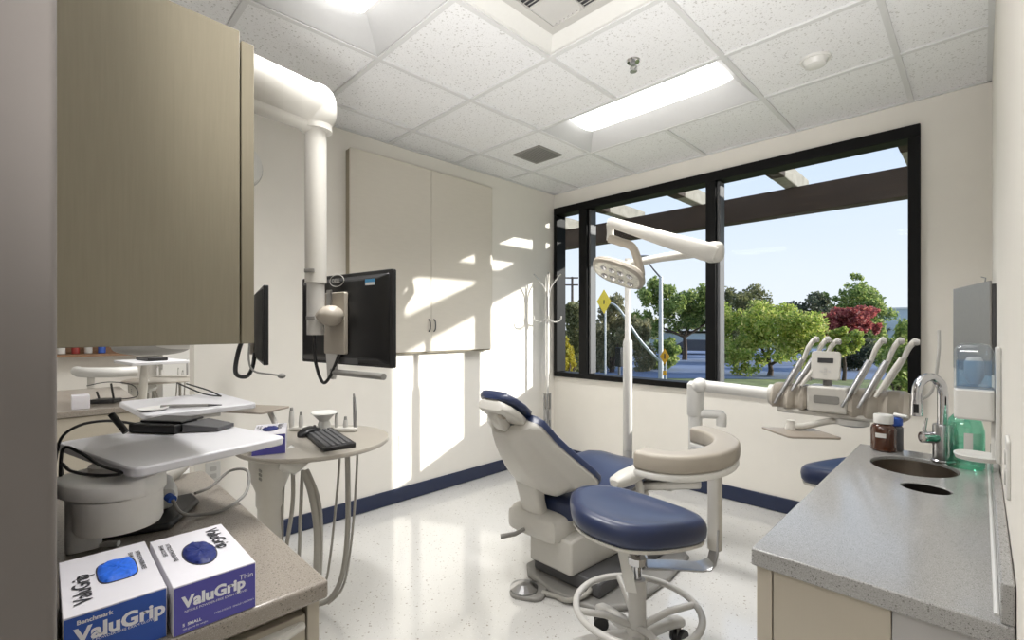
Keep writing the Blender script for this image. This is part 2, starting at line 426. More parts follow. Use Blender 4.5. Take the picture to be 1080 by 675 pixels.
for q in range(4):
    qa0, qa1 = (a0 + 0.04, am - 0.006) if q % 2 == 0 else (am + 0.006, a1 - 0.04)
    qb0, qb1 = (b0 + 0.04, bm_ - 0.006) if q < 2 else (bm_ + 0.006, b1 - 0.04)
    for k in range(7):
        f = (k + 0.5) / 7
        if q in (0, 3):
            y = qb0 + (qb1 - qb0) * f
            R = Matrix.Translation((0, y, H + 0.031)) @ Matrix.Rotation(0.62, 4, 'X')
            g.box(qa0, qa1, -0.0105, 0.0105, -0.001, 0.001, R)
        else:
            x = qa0 + (qa1 - qa0) * f
            R = Matrix.Translation((x, 0, H + 0.031)) @ Matrix.Rotation(-0.62, 4, 'Y')
            g.box(-0.012, 0.012, qb0, qb1, -0.001, 0.001, R)
obj('louvres', g, M['lightgrey'], t, smooth=False)
obj('duct_back', G().box(a0, a1, b0, b1, H + 0.051, H + 0.055), M['darkgrey'], t)

t = thing('exhaust_grille', 'small square dark grey grille in a ceiling tile', 'air vent', (-2.38, 2.655, H))
g = G()
gx0, gx1, gy0, gy1 = -2.512, -2.248, 2.522, 2.788
g.box(gx0 + 0.015, gx1 - 0.015, gy0, gy0 + 0.015, H - 0.008, H).box(gx0 + 0.015, gx1 - 0.015, gy1 - 0.015, gy1, H - 0.008, H).box(gx0, gx0 + 0.015, gy0, gy1, H - 0.008, H).box(gx1 - 0.015, gx1, gy0, gy1, H - 0.008, H)
obj('frame', g, M['midgrey'], t)
g = G()
for k in range(12):
    x = gx0 + 0.02 + (gx1 - gx0 - 0.04) * k / 11
    g.box(x - 0.006, x + 0.006, gy0 + 0.01, gy1 - 0.01, H - 0.006, H - 0.004)
obj('slats', g, M['midgrey'], t, smooth=False)
obj('backing', G().box(gx0 + 0.01, gx1 - 0.01, gy0 + 0.01, gy1 - 0.01, H - 0.003, H), M['darkgrey'], t)

t = thing('fire_sprinkler', 'small chrome fire sprinkler head hanging from ceiling tile', 'sprinkler', (-1.212, 2.057, H))
obj('escutcheon', G().lathe([(0.012, -0.012), (0.03, -0.008), (0.034, 0)], (-1.212, 2.057, H)), M['chrome'], t)
g = G().cyl((-1.212, 2.057, H - 0.01), (-1.212, 2.057, H - 0.025), 0.01)
for s in (-1, 1): g.tube([(-1.212 + 0.008 * s, 2.057, H - 0.02), (-1.212 + 0.016 * s, 2.057, H - 0.035), (-1.212, 2.057, H - 0.052)], 0.003, 8, smooth=4)
obj('frame_arms', g, M['steel'], t)
obj('deflector', G().cyl((-1.212, 2.057, H - 0.052), (-1.212, 2.057, H - 0.055), 0.018), M['steel'], t)
t = thing('smoke_detector', 'round white smoke detector on ceiling tile', 'smoke detector', (-0.574, 2.672, H))
obj('base', G().lathe([(0.064, -0.012), (0.066, -0.004), (0.066, 0)], (-0.574, 2.672, H)), M['white'], t)
obj('sensor_dome', G().lathe([(0.004, -0.042), (0.03, -0.041), (0.045, -0.034), (0.05, -0.022), (0.056, -0.012)], (-0.574, 2.672, H)), M['white'], t)

# ------------------------------------------------------------------ left wall: double-door cabinet, outlet
t = thing('wall_cabinet', 'shallow wall cabinet with two flat warm white doors', 'cabinet', (XL, 2.045, 1.085))
obj('carcass', G().box(XL, XL + 0.055, 1.42, 2.668, 1.075, 2.438), M['taupe'], t, bevel=0.002)
for y0, y1 in ((1.417, 2.052), (2.055, 2.672)):
    d = obj('door', G().box(XL + 0.056, XL + 0.075, y0, y1, 1.087, 2.44), M['wallcab'], t, bevel=0.002)
    yh = 2.052 - 0.022 if y0 < 2 else 2.055 + 0.022
    g = G().tube([(XL + 0.075, yh, 1.235), (XL + 0.092, yh, 1.25), (XL + 0.096, yh, 1.28), (XL + 0.092, yh, 1.31), (XL + 0.075, yh, 1.325)], 0.005, 10, smooth=4)
    obj('handle', g, M['darkgrey'], d)

def outlet(X, y, z, nx, label, cat='electrical outlet', name='power_outlet'):
    t = thing(name, label, cat, (X, y, z))
    s = nx
    obj('cover_plate', G().prism(rrect(-0.036, 0.036, -0.058, 0.058, 0.006), 0, 0.006, frame((X, y, z), (0, s, 0), (0, 0, 1))), M['white'], t, bevel=0.002)
    g = G()
    for dz in (-0.02, 0.02):
        g.prism(rrect(-0.016, 0.016, dz - 0.013, dz + 0.013, 0.006), 0.006, 0.008, frame((X, y, z), (0, s, 0), (0, 0, 1)))
    obj('sockets', g, M['lightgrey'], t)
    return t
outlet(XL, 1.853, 0.43, 1, 'white outlet plate low on the left wall above the navy baseboard')

# ------------------------------------------------------------------ coat rack
rx, ry = -2.82, 3.28
t = thing('coat_rack', 'tall slim chrome coat rack standing in the window corner', 'coat rack', (rx, ry, 0))
obj('pole', G().tube([(rx, ry, 0.22), (rx, ry, 0.62), (rx, ry, 1.6)], [0.013, 0.013, 0.011]), M['lightgrey'], t)
obj('collar', G().cyl((rx, ry, 1.3), (rx, ry, 1.58), 0.018), M['steel'], t)
obj('clamp', G().cyl((rx, ry, 0.42), (rx, ry, 0.52), 0.034), M['steel'], t)
for k in range(4):
    a = PI / 4 + k * PI / 2; c, s = math.cos(a), math.sin(a)
    obj('hook', G().tube([(rx + 0.016 * c, ry + 0.016 * s, 1.55), (rx + 0.03 * c, ry + 0.03 * s, 1.63), (rx + 0.10 * c, ry + 0.10 * s, 1.73), (rx + 0.125 * c, ry + 0.125 * s, 1.755)], [0.007, 0.007, 0.006, 0.008], 8, smooth=5), M['lightgrey'], t)
    obj('hook', G().tube([(rx + 0.016 * c, ry + 0.016 * s, 1.34), (rx + 0.06 * c, ry + 0.06 * s, 1.315), (rx + 0.115 * c, ry + 0.115 * s, 1.33), (rx + 0.13 * c, ry + 0.13 * s, 1.37)], [0.007, 0.007, 0.006, 0.008], 8, smooth=5), M['lightgrey'], t)
    obj('leg', G().tube([(rx + 0.026 * c, ry + 0.026 * s, 0.66), (rx + 0.026 * c, ry + 0.026 * s, 0.36), (rx + 0.05 * c, ry + 0.05 * s, 0.2), (rx + 0.14 * c, ry + 0.14 * s, 0.07), (rx + 0.19 * c, ry + 0.19 * s, 0.012)], 0.0105, 10, smooth=6), M['steel'], t)

# ------------------------------------------------------------------ rear cabinet unit (left)
t = thing('upper_cabinet', 'large taupe upper cabinet hanging over the left worktop', 'cabinet', (-1.35, 0.18, 1.224))
A0 = math.radians(4.0)
RU = Matrix.Translation((-1.2, 0.319, 0)) @ Matrix.Rotation(A0, 4, 'Z')
obj('carcass', G().box(-0.30, -0.021, -0.302, -0.004, 1.228, 1.93, RU), M['taupe'], t, bevel=0.002)
obj('door', G().box(-0.019, 0, -0.306, 0, 1.224, 1.94, RU), M['taupe'], t, bevel=0.0015)
obj('end_panel', G().box(-0.302, -0.008, 0.0065, 0.034, 1.224, 1.925, RU), M['taupe'], t, bevel=0.0015)

t = thing('left_base_cabinet', 'beige base cabinet under the left worktop with open drawer', 'cabinet', (-1.38, 0.2, 0))
obj('carcass', G().box(-1.84, -0.925, 0.016, 0.352, 0.09, 0.735), M['beige'], t)
obj('plinth', G().box(-1.82, -0.96, 0.03, 0.34, 0, 0.09), M['black'], t)
obj('end_panel', G().box(-1.85, -0.9, 0.3535, 0.376, 0.0, 0.74), M['beige'], t, bevel=0.0015)
d = obj('drawer', G().box(-0.92, -0.9, 0.02, 0.35, 0.56, 0.722), M['beige'], t, bevel=0.002)
g = G()
hp = [(-0.9, 0.345)] + [(-0.9 + 0.034 * math.sin(PI * k / 14), 0.345 - 0.30 * k / 14) for k in range(1, 14)] + [(-0.9, 0.045)]
g.prism(hp, 0.704, 0.712)
g.tube([(x + 0.001, y, 0.703) for x, y in hp], 0.0075, 8)
obj('handle', g, M['cream'], d)
for z0, z1 in ((0.10, 0.32), (0.327, 0.552)):
    d = obj('drawer', G().box(-0.92, -0.9, 0.02, 0.35, z0, z1), M['beige'], t, bevel=0.002)
tag(obj('left_worktop', G().box(-1.862, -0.88, 0.0145, 0.386, 0.745, 0.78), M['counter'], bevel=0.006, seg=3), 'taupe speckled worktop with rounded edge under the upper cabinet', 'worktop')

# ------------------------------------------------------------------ glove boxes
def glove_box(name, T, body, glove, label, oval, title, sub, flip):
    """local box: x 0..W along the printed front, y 0..L going back, z up; T places it"""
    W, L, HH = 0.117, 0.222, 0.077
    t = thing(name, label, 'glove box', T.translation, 'boxes of exam gloves')
    c = [T @ V(p) for p in ((0, 0, 0), (W, 0, 0), (W, L, 0), (0, L, 0))]
    g = G()
    e = 0.0008
    g.loft([[p + V((0, 0, 0)) for p in c], [p + V((0, 0, HH)) for p in c]])
    obj('carton', g, M['white_card'], t, bevel=0.001)
    g = G()
    q = [T @ V(p) for p in ((0.001, -e, 0.001), (W - 0.001, -e, 0.001), (W - 0.001, -e, HH - 0.002), (0.001, -e, HH - 0.002))]
    g.b.faces.new([g.b.verts.new(p) for p in q])
    obj('front_print', g, body, t, smooth=False)
    # opening and gloves in it
    cx, cy, ra, rb, ee = oval
    ring = lambda s, z: [T @ V((cx + p.x * s, cy + p.y * s, z)) for p in sring((0, 0, 0), (1, 0, 0), (0, 1, 0), ra, rb, ee, 36)]
    obj('opening', G().loft([ring(1.0, HH + 0.0002), ring(1.0, HH + 0.0009)]), M['ink'], t)
    g = G()
    rings = []
    for s, z in ((0.95, 0.0006), (0.9, 0.003), (0.7, 0.0055), (0.35, 0.0065), (0.05, 0.0066)):
        rg = ring(s, HH + z)
        rings.append([p + V((0, 0, 0.0016 * math.sin(i * 1.3 + s * 9))) if s < 0.94 else p for i, p in enumerate(rg)])
    g.loft(rings)
    obj('gloves', g, glove, t)
    TF = T @ frame((0, -0.0014, 0), (1, 0, 0), (0, 0, 1))
    lettering([('ValuGrip', 0.012, 0.038 if body is M['blue_box'] else 0.041, 0.0285 if body is M['blue_box'] else 0.0245, 0.0011), ('NITRILE POWDER-FREE EXAM GLOVES', 0.0145, 0.033, 0.0052, 0.0)] + title, M['whiteink'], t, TF)
    if flip:
        TT = T @ frame((0.033, 0.03, HH + 0.0012), (0, 1, 0), (-1, 0, 0))
        T2 = T @ frame((0.098, 0.18, HH + 0.0012), (0, -1, 0), (1, 0, 0))
    else:
        TT = T @ frame((0.084, 0.205, HH + 0.0012), (0, -1, 0), (1, 0, 0))
        T2 = T @ frame((0.018, 0.185, HH + 0.0012), (0, -1, 0), (1, 0, 0))
    lettering([('NITRILE POWDER-FREE', 0, 0, 0.0085, 0.0002), ('EXAM GLOVES', 0, -0.01, 0.0085, 0.0002)], M['ink'], t, T2, 'small_lettering')
    lettering(sub, M['ink'], t, TT)
    return t
# front faces the camera side (+X); x runs along +Y
def box_T(x, y, a): return Matrix.Translation((x, y, 0.7805)) @ Matrix.Rotation(PI / 2 + a, 4, 'Z')
def top_words(T): return T
glove_box('glove_box', box_T(-0.896, 0.0195, 0.0), M['blue_box'], M['glove_blue'],
          'white and blue glove box with bright blue glove showing, beside the grey wall end',
          (0.068, 0.12, 0.026, 0.045, 0.55), [('Benchmark', 0.014, 0.0635, 0.0085, 0.0003)],
          [('ValuGrip', 0.0, 0.0, 0.03, 0.0005)], True)
glove_box('glove_box', box_T(-0.884, 0.1425, -0.0), M['purple_box'], M['glove_navy'],
          'white and violet glove box with dark oval opening, nearest the worktop corner',
          (0.056, 0.105, 0.025, 0.055, 1.0), [('Thin', 0.091, 0.055, 0.012, 0.0), ('S  SMALL', 0.012, 0.012, 0.0065, 0.0002), ('100 gloves by weight', 0.012, 0.006, 0.004, 0.0), ('NON-STERILE  SINGLE USE ONLY', 0.055, 0.014, 0.004, 0.0)],
          [('ValuGrip', 0.0, 0.0, 0.03, 0.0005)], False)

# ------------------------------------------------------------------ swing trays
def swing_tray(T, label, with_arm):
    """local tray: centre at origin, long side along x"""
    o = T.translation
    t = thing('swing_tray', label, 'tray', (o.x, o.y, o.z), None)
    g = G().prism(rrect(-0.215, 0.215, -0.165, 0.165, 0.025), -0.02, 0.0, T)
    obj('tray_top', g, M['tray'], t, bevel=0.004)
    if with_arm:
        hub = V((-1.318, 0.118, 0))
        obj('hub', G().lathe([(0.06, 0.832), (0.072, 0.836), (0.076, 0.845), (0.076, 0.9), (0.078, 0.905)], hub, 36), M['bright'], t)
        g = G()
        R = []
        for f, hw in ((0, 0.05), (0.15, 0.078), (0.45, 0.08), (1.0, 0.06)):
            c = hub + V((-0.02, 0.04, 0.925)).lerp(V((-0.35, -0.14, 0.925)), f) - V((0, 0, 0)) if False else None
        cpts = [(0.02, 0.062), (0.0, 0.078), (-0.08, 0.074), (-0.22, 0.062), (-0.3, 0.058)]
        d = V((-0.78, -0.62, 0)).normalized(); n = V((-d.y, d.x, 0))
        R = [sring(hub + d * (-a) + V((0, 0, 0.924)), n, (0, 0, 1), w, 0.02, 0.35, 28) for a, w in [(0.078, 0.02), (0.07, 0.045), (0.045, 0.068), (0.0, 0.08), (-0.05, 0.074), (-0.085, 0.06), (-0.115, 0.045)]]
        obj('arm', G().loft(R), M['bright'], t, bevel=0.0)
        e = hub + d * 0.088
        obj('arm_post', G().prism(rrect(e.x - 0.03, e.x + 0.03, e.y - 0.03, e.y + 0.03, 0.015), 0.782, 0.905), M['bright'], t)
        obj('spindle', G().cyl(hub + V((-0.035, 0.0, 0.94)), hub + V((-0.035, 0.0, 0.962)), 0.05), M['lightgrey'], t)
    else:
        c = o
        obj('bracket', G().box(-0.12, 0.2, -0.05, 0.05, -0.034, -0.0205, T), M['lightgrey'], t, bevel=0.004)
        obj('arm', G().tube([T @ V((0.12, 0, -0.03)), T @ V((0.13, 0, -0.09)), (-1.82, 0.32, 0.82), (-1.80, 0.25, 0.7815)], 0.02, 12, smooth=6), M['cream'], t)
    return t
tn = Matrix.Translation((-1.437, 0.234, 0.98)) @ Matrix.Rotation(math.atan2(0.305, -0.086) + PI / 2 + PI / 2, 4, 'Z')
tn = Matrix.Translation((-1.437, 0.234, 0.98)) @ Matrix.Rotation(math.atan2(0.103, 0.406), 4, 'Z')
swing_tray(tn, 'nearer pale square swing tray carrying a black device', True)
tf = Matrix.Translation((-2.085, 0.38, 0.985)) @ Matrix.Rotation(math.radians(4), 4, 'Z')
swing_tray(tf, 'farther pale square swing tray holding a thin pen probe', False)

def on(T, x, y, z=0): return T @ V((x, y, z))
# black device with stubby antenna on the near tray
t = thing('control_box', 'black control box with stubby rod and cable on nearer tray', 'device', on(tn, -0.09, 0.09))
TD = Matrix.Translation((-1.575, 0.245, 0.981)) @ Matrix.Rotation(math.atan2(0.094, 0.128), 4, 'Z')
obj('case', G().box(-0.075, 0.065, -0.05, 0.03, 0, 0.024, TD), M['black'], t, bevel=0.004)
obj('lid', G().box(-0.06, 0.068, -0.03, 0.045, 0.0245, 0.031, TD), M['black'], t, bevel=0.003)
obj('wedge', G().loft([[TD @ V(p) for p in ((0.068, -0.03, 0.001), (0.068, 0.06, 0.001), (0.068, 0.06, 0.024), (0.068, -0.03, 0.024))],
                      [TD @ V(p) for p in ((0.15, 0.0, 0.001), (0.15, 0.06, 0.001), (0.15, 0.06, 0.012), (0.15, 0.0, 0.012))]]), M['darkgrey'], t, bevel=0.002)
obj('stubby_rod', G().cyl((-1.508, 0.147, 1.0), (-1.535, 0.121, 1.045), 0.0075, n=12), M['black'], t)
obj('cable', G().tube([(-1.60, 0.20, 0.994), (-1.60, 0.15, 1.012), (-1.575, 0.11, 1.024), (-1.56, 0.064, 1.022), (-1.558, 0.031, 0.995), (-1.56, 0.02, 0.93)], 0.0035, 8, smooth=6), M['black'], t)
tag(obj('black_cable', G().tube([(-1.388, 0.027, 0.90), (-1.385, 0.03, 1.0), (-1.357, 0.057, 0.994), (-1.309, 0.084, 0.973), (-1.231, 0.113, 0.966), (-1.282, 0.076, 0.959), (-1.345, 0.042, 0.961), (-1.386, 0.029, 0.97), (-1.40, 0.03, 0.93)], 0.0032, 8, smooth=8), M['black']),
    'looped black cable hanging below the nearer tray', 'cable')
t = thing('pen_probe', 'thin grey pen probe lying on the farther tray', 'probe', (-1.94, 0.35, 0.986))
obj('shaft', G().tube([(-1.975, 0.285, 0.993), (-1.955, 0.315, 0.993), (-1.89, 0.405, 0.993)], [0.005, 0.006, 0.005], 10), M['midgrey'], t)
obj('tip', G().tube([(-1.89, 0.405, 0.993), (-1.865, 0.44, 0.993)], [0.0045, 0.0015], 10), M['darkgrey'], t)
tag(obj('instrument_dish', G().lathe([(0.03, 0.986), (0.042, 0.99), (0.044, 0.994), (0.038, 0.9935), (0.026, 0.989)], (-1.955, 0.26, 0)), M['white']), 'small round white dish next to the pen probe', 'dish')
t = thing('cable_pair', 'two straight black leads lying across the farther tray', 'cable', (-2.17, 0.43, 0.986))
obj('lead', G().tube([(-2.13, 0.50, 0.99), (-2.2, 0.47, 1.01), (-2.32, 0.42, 1.03)], 0.003, 8, smooth=4), M['black'], t)
obj('lead', G().tube([(-2.13, 0.50, 0.99), (-2.2, 0.455, 0.997), (-2.33, 0.39, 1.035)], 0.003, 8, smooth=4), M['black'], t)

# ------------------------------------------------------------------ things on the left worktop
tag(obj('black_pouch', G().prism([(-1.40, 0.085), (-1.36, 0.215), (-1.50, 0.30), (-1.575, 0.30), (-1.58, 0.11)], 0.7805, 0.797), M['black'], bevel=0.007, seg=3), 'folded black pouch lying on the left worktop behind the arm', 'pouch')
t = thing('sensor_pod', 'white rounded sensor pod with blue plug on the black pouch', 'device', (-1.48, 0.2, 0.798))
RS = [sring(V((-1.60, 0.20, 0.84)).lerp(V((-1.44, 0.205, 0.835)), f), V((0.1, 1, 0)).normalized(), (0, 0, 1), hw, hz, 0.7, 24) for f, hw, hz in ((0, 0.02, 0.02), (0.12, 0.04, 0.034), (0.5, 0.046, 0.0415), (0.85, 0.042, 0.035), (1, 0.032, 0.024))]
obj('shell', G().loft(RS), M['white'], t)
obj('blue_plug', G().cyl((-1.438, 0.222, 0.838), (-1.418, 0.228, 0.834), 0.01, n=14), M['blue_box'], t)
obj('cable', G().tube([(-1.418, 0.228, 0.834), (-1.40, 0.24, 0.806), (-1.405, 0.272, 0.788), (-1.40, 0.33, 0.785), (-1.45, 0.40, 0.80), (-1.54, 0.43, 0.835), (-1.60, 0.40, 0.83), (-1.58, 0.345, 0.80), (-1.545, 0.30, 0.801)], 0.0042, 8, smooth=8), M['midgrey'], t)
tag(obj('cable_clip', G().tube([(-1.39, 0.07, 0.784), (-1.365, 0.085, 0.785), (-1.355, 0.1, 0.787), (-1.34, 0.118, 0.787)], [0.003, 0.003, 0.0065, 0.0065], 8), M['white']), 'tiny white cord tip lying behind the blue-fronted glove box', 'cord')
outlet(XL + 0.0005, 0.66, 0.47, 1, 'white outlet plate on the left wall glimpsed beneath the nearer tray')

# ------------------------------------------------------------------ assistant table (round)
tx, ty, tz, tr = -2.05, 0.84, 0.775, 0.31
t = thing('assistant_table', 'round greige side table on cream column with hanging hoses', 'table', (-2.05, 0.66, 0))
AT = t
obj('tabletop', G().lathe([(tr - 0.006, tz - 0.018), (tr, tz - 0.012), (tr, tz - 0.005), (tr - 0.003, tz)], (tx, ty, 0), 56), M['table'], t)
cx, cy = -2.05, 0.655
obj('column', G().lathe([(0.046, 0.02), (0.046, 0.53), (0.052, 0.545), (0.052, 0.6), (0.075, 0.66), (0.078, 0.756)], (cx, cy, 0)), M['cream'], t)
obj('foot_plate', G().lathe([(0.17, 0), (0.17, 0.012), (0.06, 0.022)], (cx, cy, 0)), M['cream'], t)
g = G()
for i in range(3):
    for j in range(2): g.box(-2.0 + 0.016 * j - 0.028, -2.0 + 0.016 * j - 0.018, 0.594, 0.598, 0.67 + 0.016 * i, 0.679 + 0.016 * i, Matrix.Translation((0.04, 0.0, 0)))
obj('switch_marks', g, M['midgrey'], t)
obj('suction_housing', G().tube([(-2.0, 0.70, 0.73), (-1.97, 0.735, 0.715), (-1.955, 0.75, 0.69)], [0.055, 0.05, 0.042], 20), M['white'], t)
hz = [
    ([(-1.97, 0.715, 0.70), (-1.968, 0.715, 0.56), (-1.985, 0.70, 0.40), (-2.01, 0.66, 0.10), (-2.04, 0.70, 0.03)], 0.008),
    ([(-2.02, 0.70, 0.70), (-2.02, 0.69, 0.5), (-2.04, 0.70, 0.3), (-2.05, 0.72, 0.06)], 0.008),
    ([(-1.952, 0.755, 0.68), (-1.92, 0.775, 0.58), (-1.905, 0.79, 0.42), (-1.91, 0.78, 0.2), (-1.98, 0.75, 0.06), (-2.03, 0.7, 0.03)], 0.016),
    ([(-1.945, 0.765, 0.68), (-1.9, 0.79, 0.57), (-1.893, 0.80, 0.42), (-1.90, 0.79, 0.2), (-1.96, 0.77, 0.05)], 0.007),
    ([(-1.96, 0.75, 0.68), (-1.955, 0.74, 0.5), (-1.975, 0.74, 0.3), (-2.0, 0.72, 0.06)], 0.007),
    ([(-2.04, 0.95, 0.755), (-2.04, 0.93, 0.5), (-2.07, 0.90, 0.15), (-2.1, 0.85, 0.03)], 0.0055),
    ([(-2.01, 0.965, 0.755), (-2.004, 0.966, 0.4), (-2.02, 0.95, 0.17), (-2.06, 0.91, 0.05), (-2.11, 0.84, 0.025)], 0.0115),
    ([(-1.975, 1.0, 0.755), (-1.989, 0.985, 0.4), (-2.016, 0.955, 0.12), (-2.06, 0.9, 0.03)], 0.0055)]
for p, r in hz: obj('hose', G().tube(p, r, 10, smooth=8), M['hose'], t)

# instrument holder pieces at the back of the table, hanging on the holder rail
g = G().box(-2.33, -2.05, 0.885, 0.905, 0.777, 0.795, None)
RR = Matrix.Translation((-2.20, 0.93, 0)) @ Matrix.Rotation(math.radians(42), 4, 'Z')
obj('holder_rail', G().box(-0.15, 0.17, -0.02, 0.02, tz, tz + 0.02, RR), M['cream'], t, bevel=0.006)
for (x, y, h, r, kind) in ((-2.08, 1.037, 0.16, 0.009, 1), (-2.14, 0.975, 0.08, 0.009, 0), (-2.11, 1.005, 0.055, 0.012, 0), (-2.265, 0.86, 0.075, 0.011, 0), (-2.30, 0.83, 0.095, 0.013, 0)):
    hh = obj('handpiece', G().tube([(x, y, tz + 0.012), (x, y, tz + h * 0.5), (x - 0.008 * kind, y, tz + h)], [r * 0.8, r, r * 0.75], 12), M['steel'] if kind else M['lightgrey'], t)
    obj('tip', G().tube([(x - 0.008 * kind, y, tz + h), (x - 0.012 * kind, y, tz + h + 0.015)], [r * 0.6, r * 0.5], 10), M['midgrey'], hh)
tag(obj('suction_cup', G().lathe([(0.028, tz + 0.001), (0.028, tz + 0.04), (0.022, tz + 0.055), (0.05, tz + 0.085), (0.058, tz + 0.09), (0.056, tz + 0.095), (0.03, tz + 0.09)], (-2.16, 0.925, 0)), M['white']), 'white funnel-shaped cup standing at the back of the round table', 'cup')

# third glove box, mouse, keyboard, thin tray on the round table
T3 = Matrix.Translation((-1.949, 0.557, tz + 0.0005)) @ Matrix.Rotation(math.atan2(0.123, 0.047), 4, 'Z')
glove_box('glove_box', T3, M['purple_box'], M['glove_navy'], 'white and violet glove box on the round table beside the mouse',
          (0.058, 0.11, 0.03, 0.05, 1.0), [('Thin', 0.091, 0.055, 0.012, 0.0)], [('ValuGrip', 0.0, 0.0, 0.03, 0.0005)], False)
t = thing('computer_mouse', 'black computer mouse on the round table', 'mouse', (-2.24, 0.84, tz))
RS = []
d = V((-0.33, 0.94, 0)).normalized(); n = V((-d.y, d.x, 0))
for f, w, h in ((0, 0.012, 0.006), (0.08, 0.024, 0.012), (0.35, 0.031, 0.019), (0.6, 0.031, 0.02), (0.9, 0.026, 0.012), (1, 0.014, 0.006)):
    RS.append(sring(V((-2.13, 0.80, tz + 0.001 + h)) + d * 0.115 * f, n, (0, 0, 1), w, h, 0.8, 20))
obj('shell', G().loft(RS), M['black'], t)
obj('scroll_wheel', G().cyl(V((-2.13, 0.80, tz + 0.036)) + d * 0.085 - n * 0.003, V((-2.13, 0.80, tz + 0.036)) + d * 0.085 + n * 0.003, 0.006, n=14), M['darkgrey'], t)
a = V((-2.21, 0.86, 0)); ux = V((0.42, -0.07, 0)).normalized(); uy = V((-ux.y, ux.x, 0))
TK = frame((-2.17, 0.835, tz + 0.001), ux, uy)
t = thing('keyboard', 'black computer keyboard lying on the round table', 'keyboard', (-2.0, 0.88, tz))
kl, kw = 0.36, 0.125
obj('case', G().loft([[TK @ V(p) for p in ((0, 0, 0), (kl, 0, 0), (kl, kw, 0), (0, kw, 0))], [TK @ V(p) for p in ((0, 0, 0.012), (kl, 0, 0.012), (kl, kw, 0.02), (0, kw, 0.02))]]), M['black'], t, bevel=0.003)
g = G()
for r in range(5):
    for c in range(16):
        x0 = 0.012 + c * 0.021; y0 = 0.012 + r * 0.021
        z0 = 0.0125 + 0.008 * (y0 + 0.009) / kw
        g.loft([[TK @ V((x, y, z0)) for x, y in ((x0, y0), (x0 + 0.018, y0), (x0 + 0.018, y0 + 0.017), (x0, y0 + 0.017))],
                [TK @ V((x, y, z0 + 0.005)) for x, y in ((x0 + 0.002, y0 + 0.002), (x0 + 0.016, y0 + 0.002), (x0 + 0.016, y0 + 0.015), (x0 + 0.002, y0 + 0.015))]])
obj('keys', g, M['darkgrey'], t, smooth=False)
t = thing('instrument_tray', 'thin taupe tray held above the round table behind the glove box', 'tray', (-2.33, 0.72, 0.775))
TT = Matrix.Translation((-2.36, 0.68, 0.885)) @ Matrix.Rotation(math.radians(32), 4, 'Z')
obj('tray_plate', G().prism(rrect(-0.13, 0.13, -0.09, 0.09, 0.015), 0, 0.008, TT), M['brown_tray'], t, bevel=0.002)
obj('stem', G().tube([TT @ V((0.07, 0.02, 0)), (-2.26, 0.755, 0.80), (-2.25, 0.76, 0.7755)], [0.012, 0.012, 0.016], 10), M['lightgrey'], t)

# ------------------------------------------------------------------ monitors
px, py = -1.725, 0.708
t = thing('monitor_arm', 'thick white ceiling-hung monitor arm with vertical drop pole', 'monitor arm', (px, py, 1.2))
R = []
ad = V((0.18, -0.98, 0)).normalized()
el = V((px, py, 2.07))
pts = [el + ad * d for d in (0.95, 0.6, 0.3, 0.05)]
g = G().tube(pts + [el + V((0.0, 0.0, 0.0))], 0.078, 32)
g.sell(el + V((0, -0.002, -0.004)), (0.078, 0, 0), (0, 0.074, 0), (0, 0, 0.082), 32, 20, e1=0.8)
g.cyl(el + V((0, 0, 0.0)), el + V((0, 0, -0.09)), 0.056)
obj('horizontal_arm', g, M['cream'], t)
obj('under_cover', G().tube([el + ad * 0.02 + V((0, 0, -0.072)), el + ad * 0.6 + V((0, 0, -0.078))], 0.03, 12), M['cream'], t)
e2 = el + ad * 0.95
obj('ceiling_mount', G().lathe([(0.08, 2.0), (0.085, 2.03), (0.085, 2.5), (0.15, 2.52), (0.15, H)], (e2.x, e2.y, 0)), M['white'], t)
g = G().cyl((px, py, 2.0), (px, py, 1.425), 0.0375)
obj('pole', g, M['cream'], t)
obj('pole_sleeve', G().tube([(px, py, 1.424), (px, py, 1.235)], 0.031, 24), M['lightgrey'], t)
for z in (1.46, 1.29):
    cdir = V((0.925, -0.38, 0)); cl = V((-0.38, -0.925, 0))
    rad = 0.0385 if z > 1.43 else 0.032
    obj('strap_clip', G().loft([[V((px, py, zz)) + (cdir * math.cos(a) + cl * math.sin(a)) * r_ for r_, a in [(rad + 0.005, 0.1 + 0.15 * q) for q in range(8)] + [(rad - 0.004, 0.1 + 0.15 * q) for q in range(7, -1, -1)]] for zz in (z, z + 0.014)]), M['midgrey'], t, bevel=0.002)
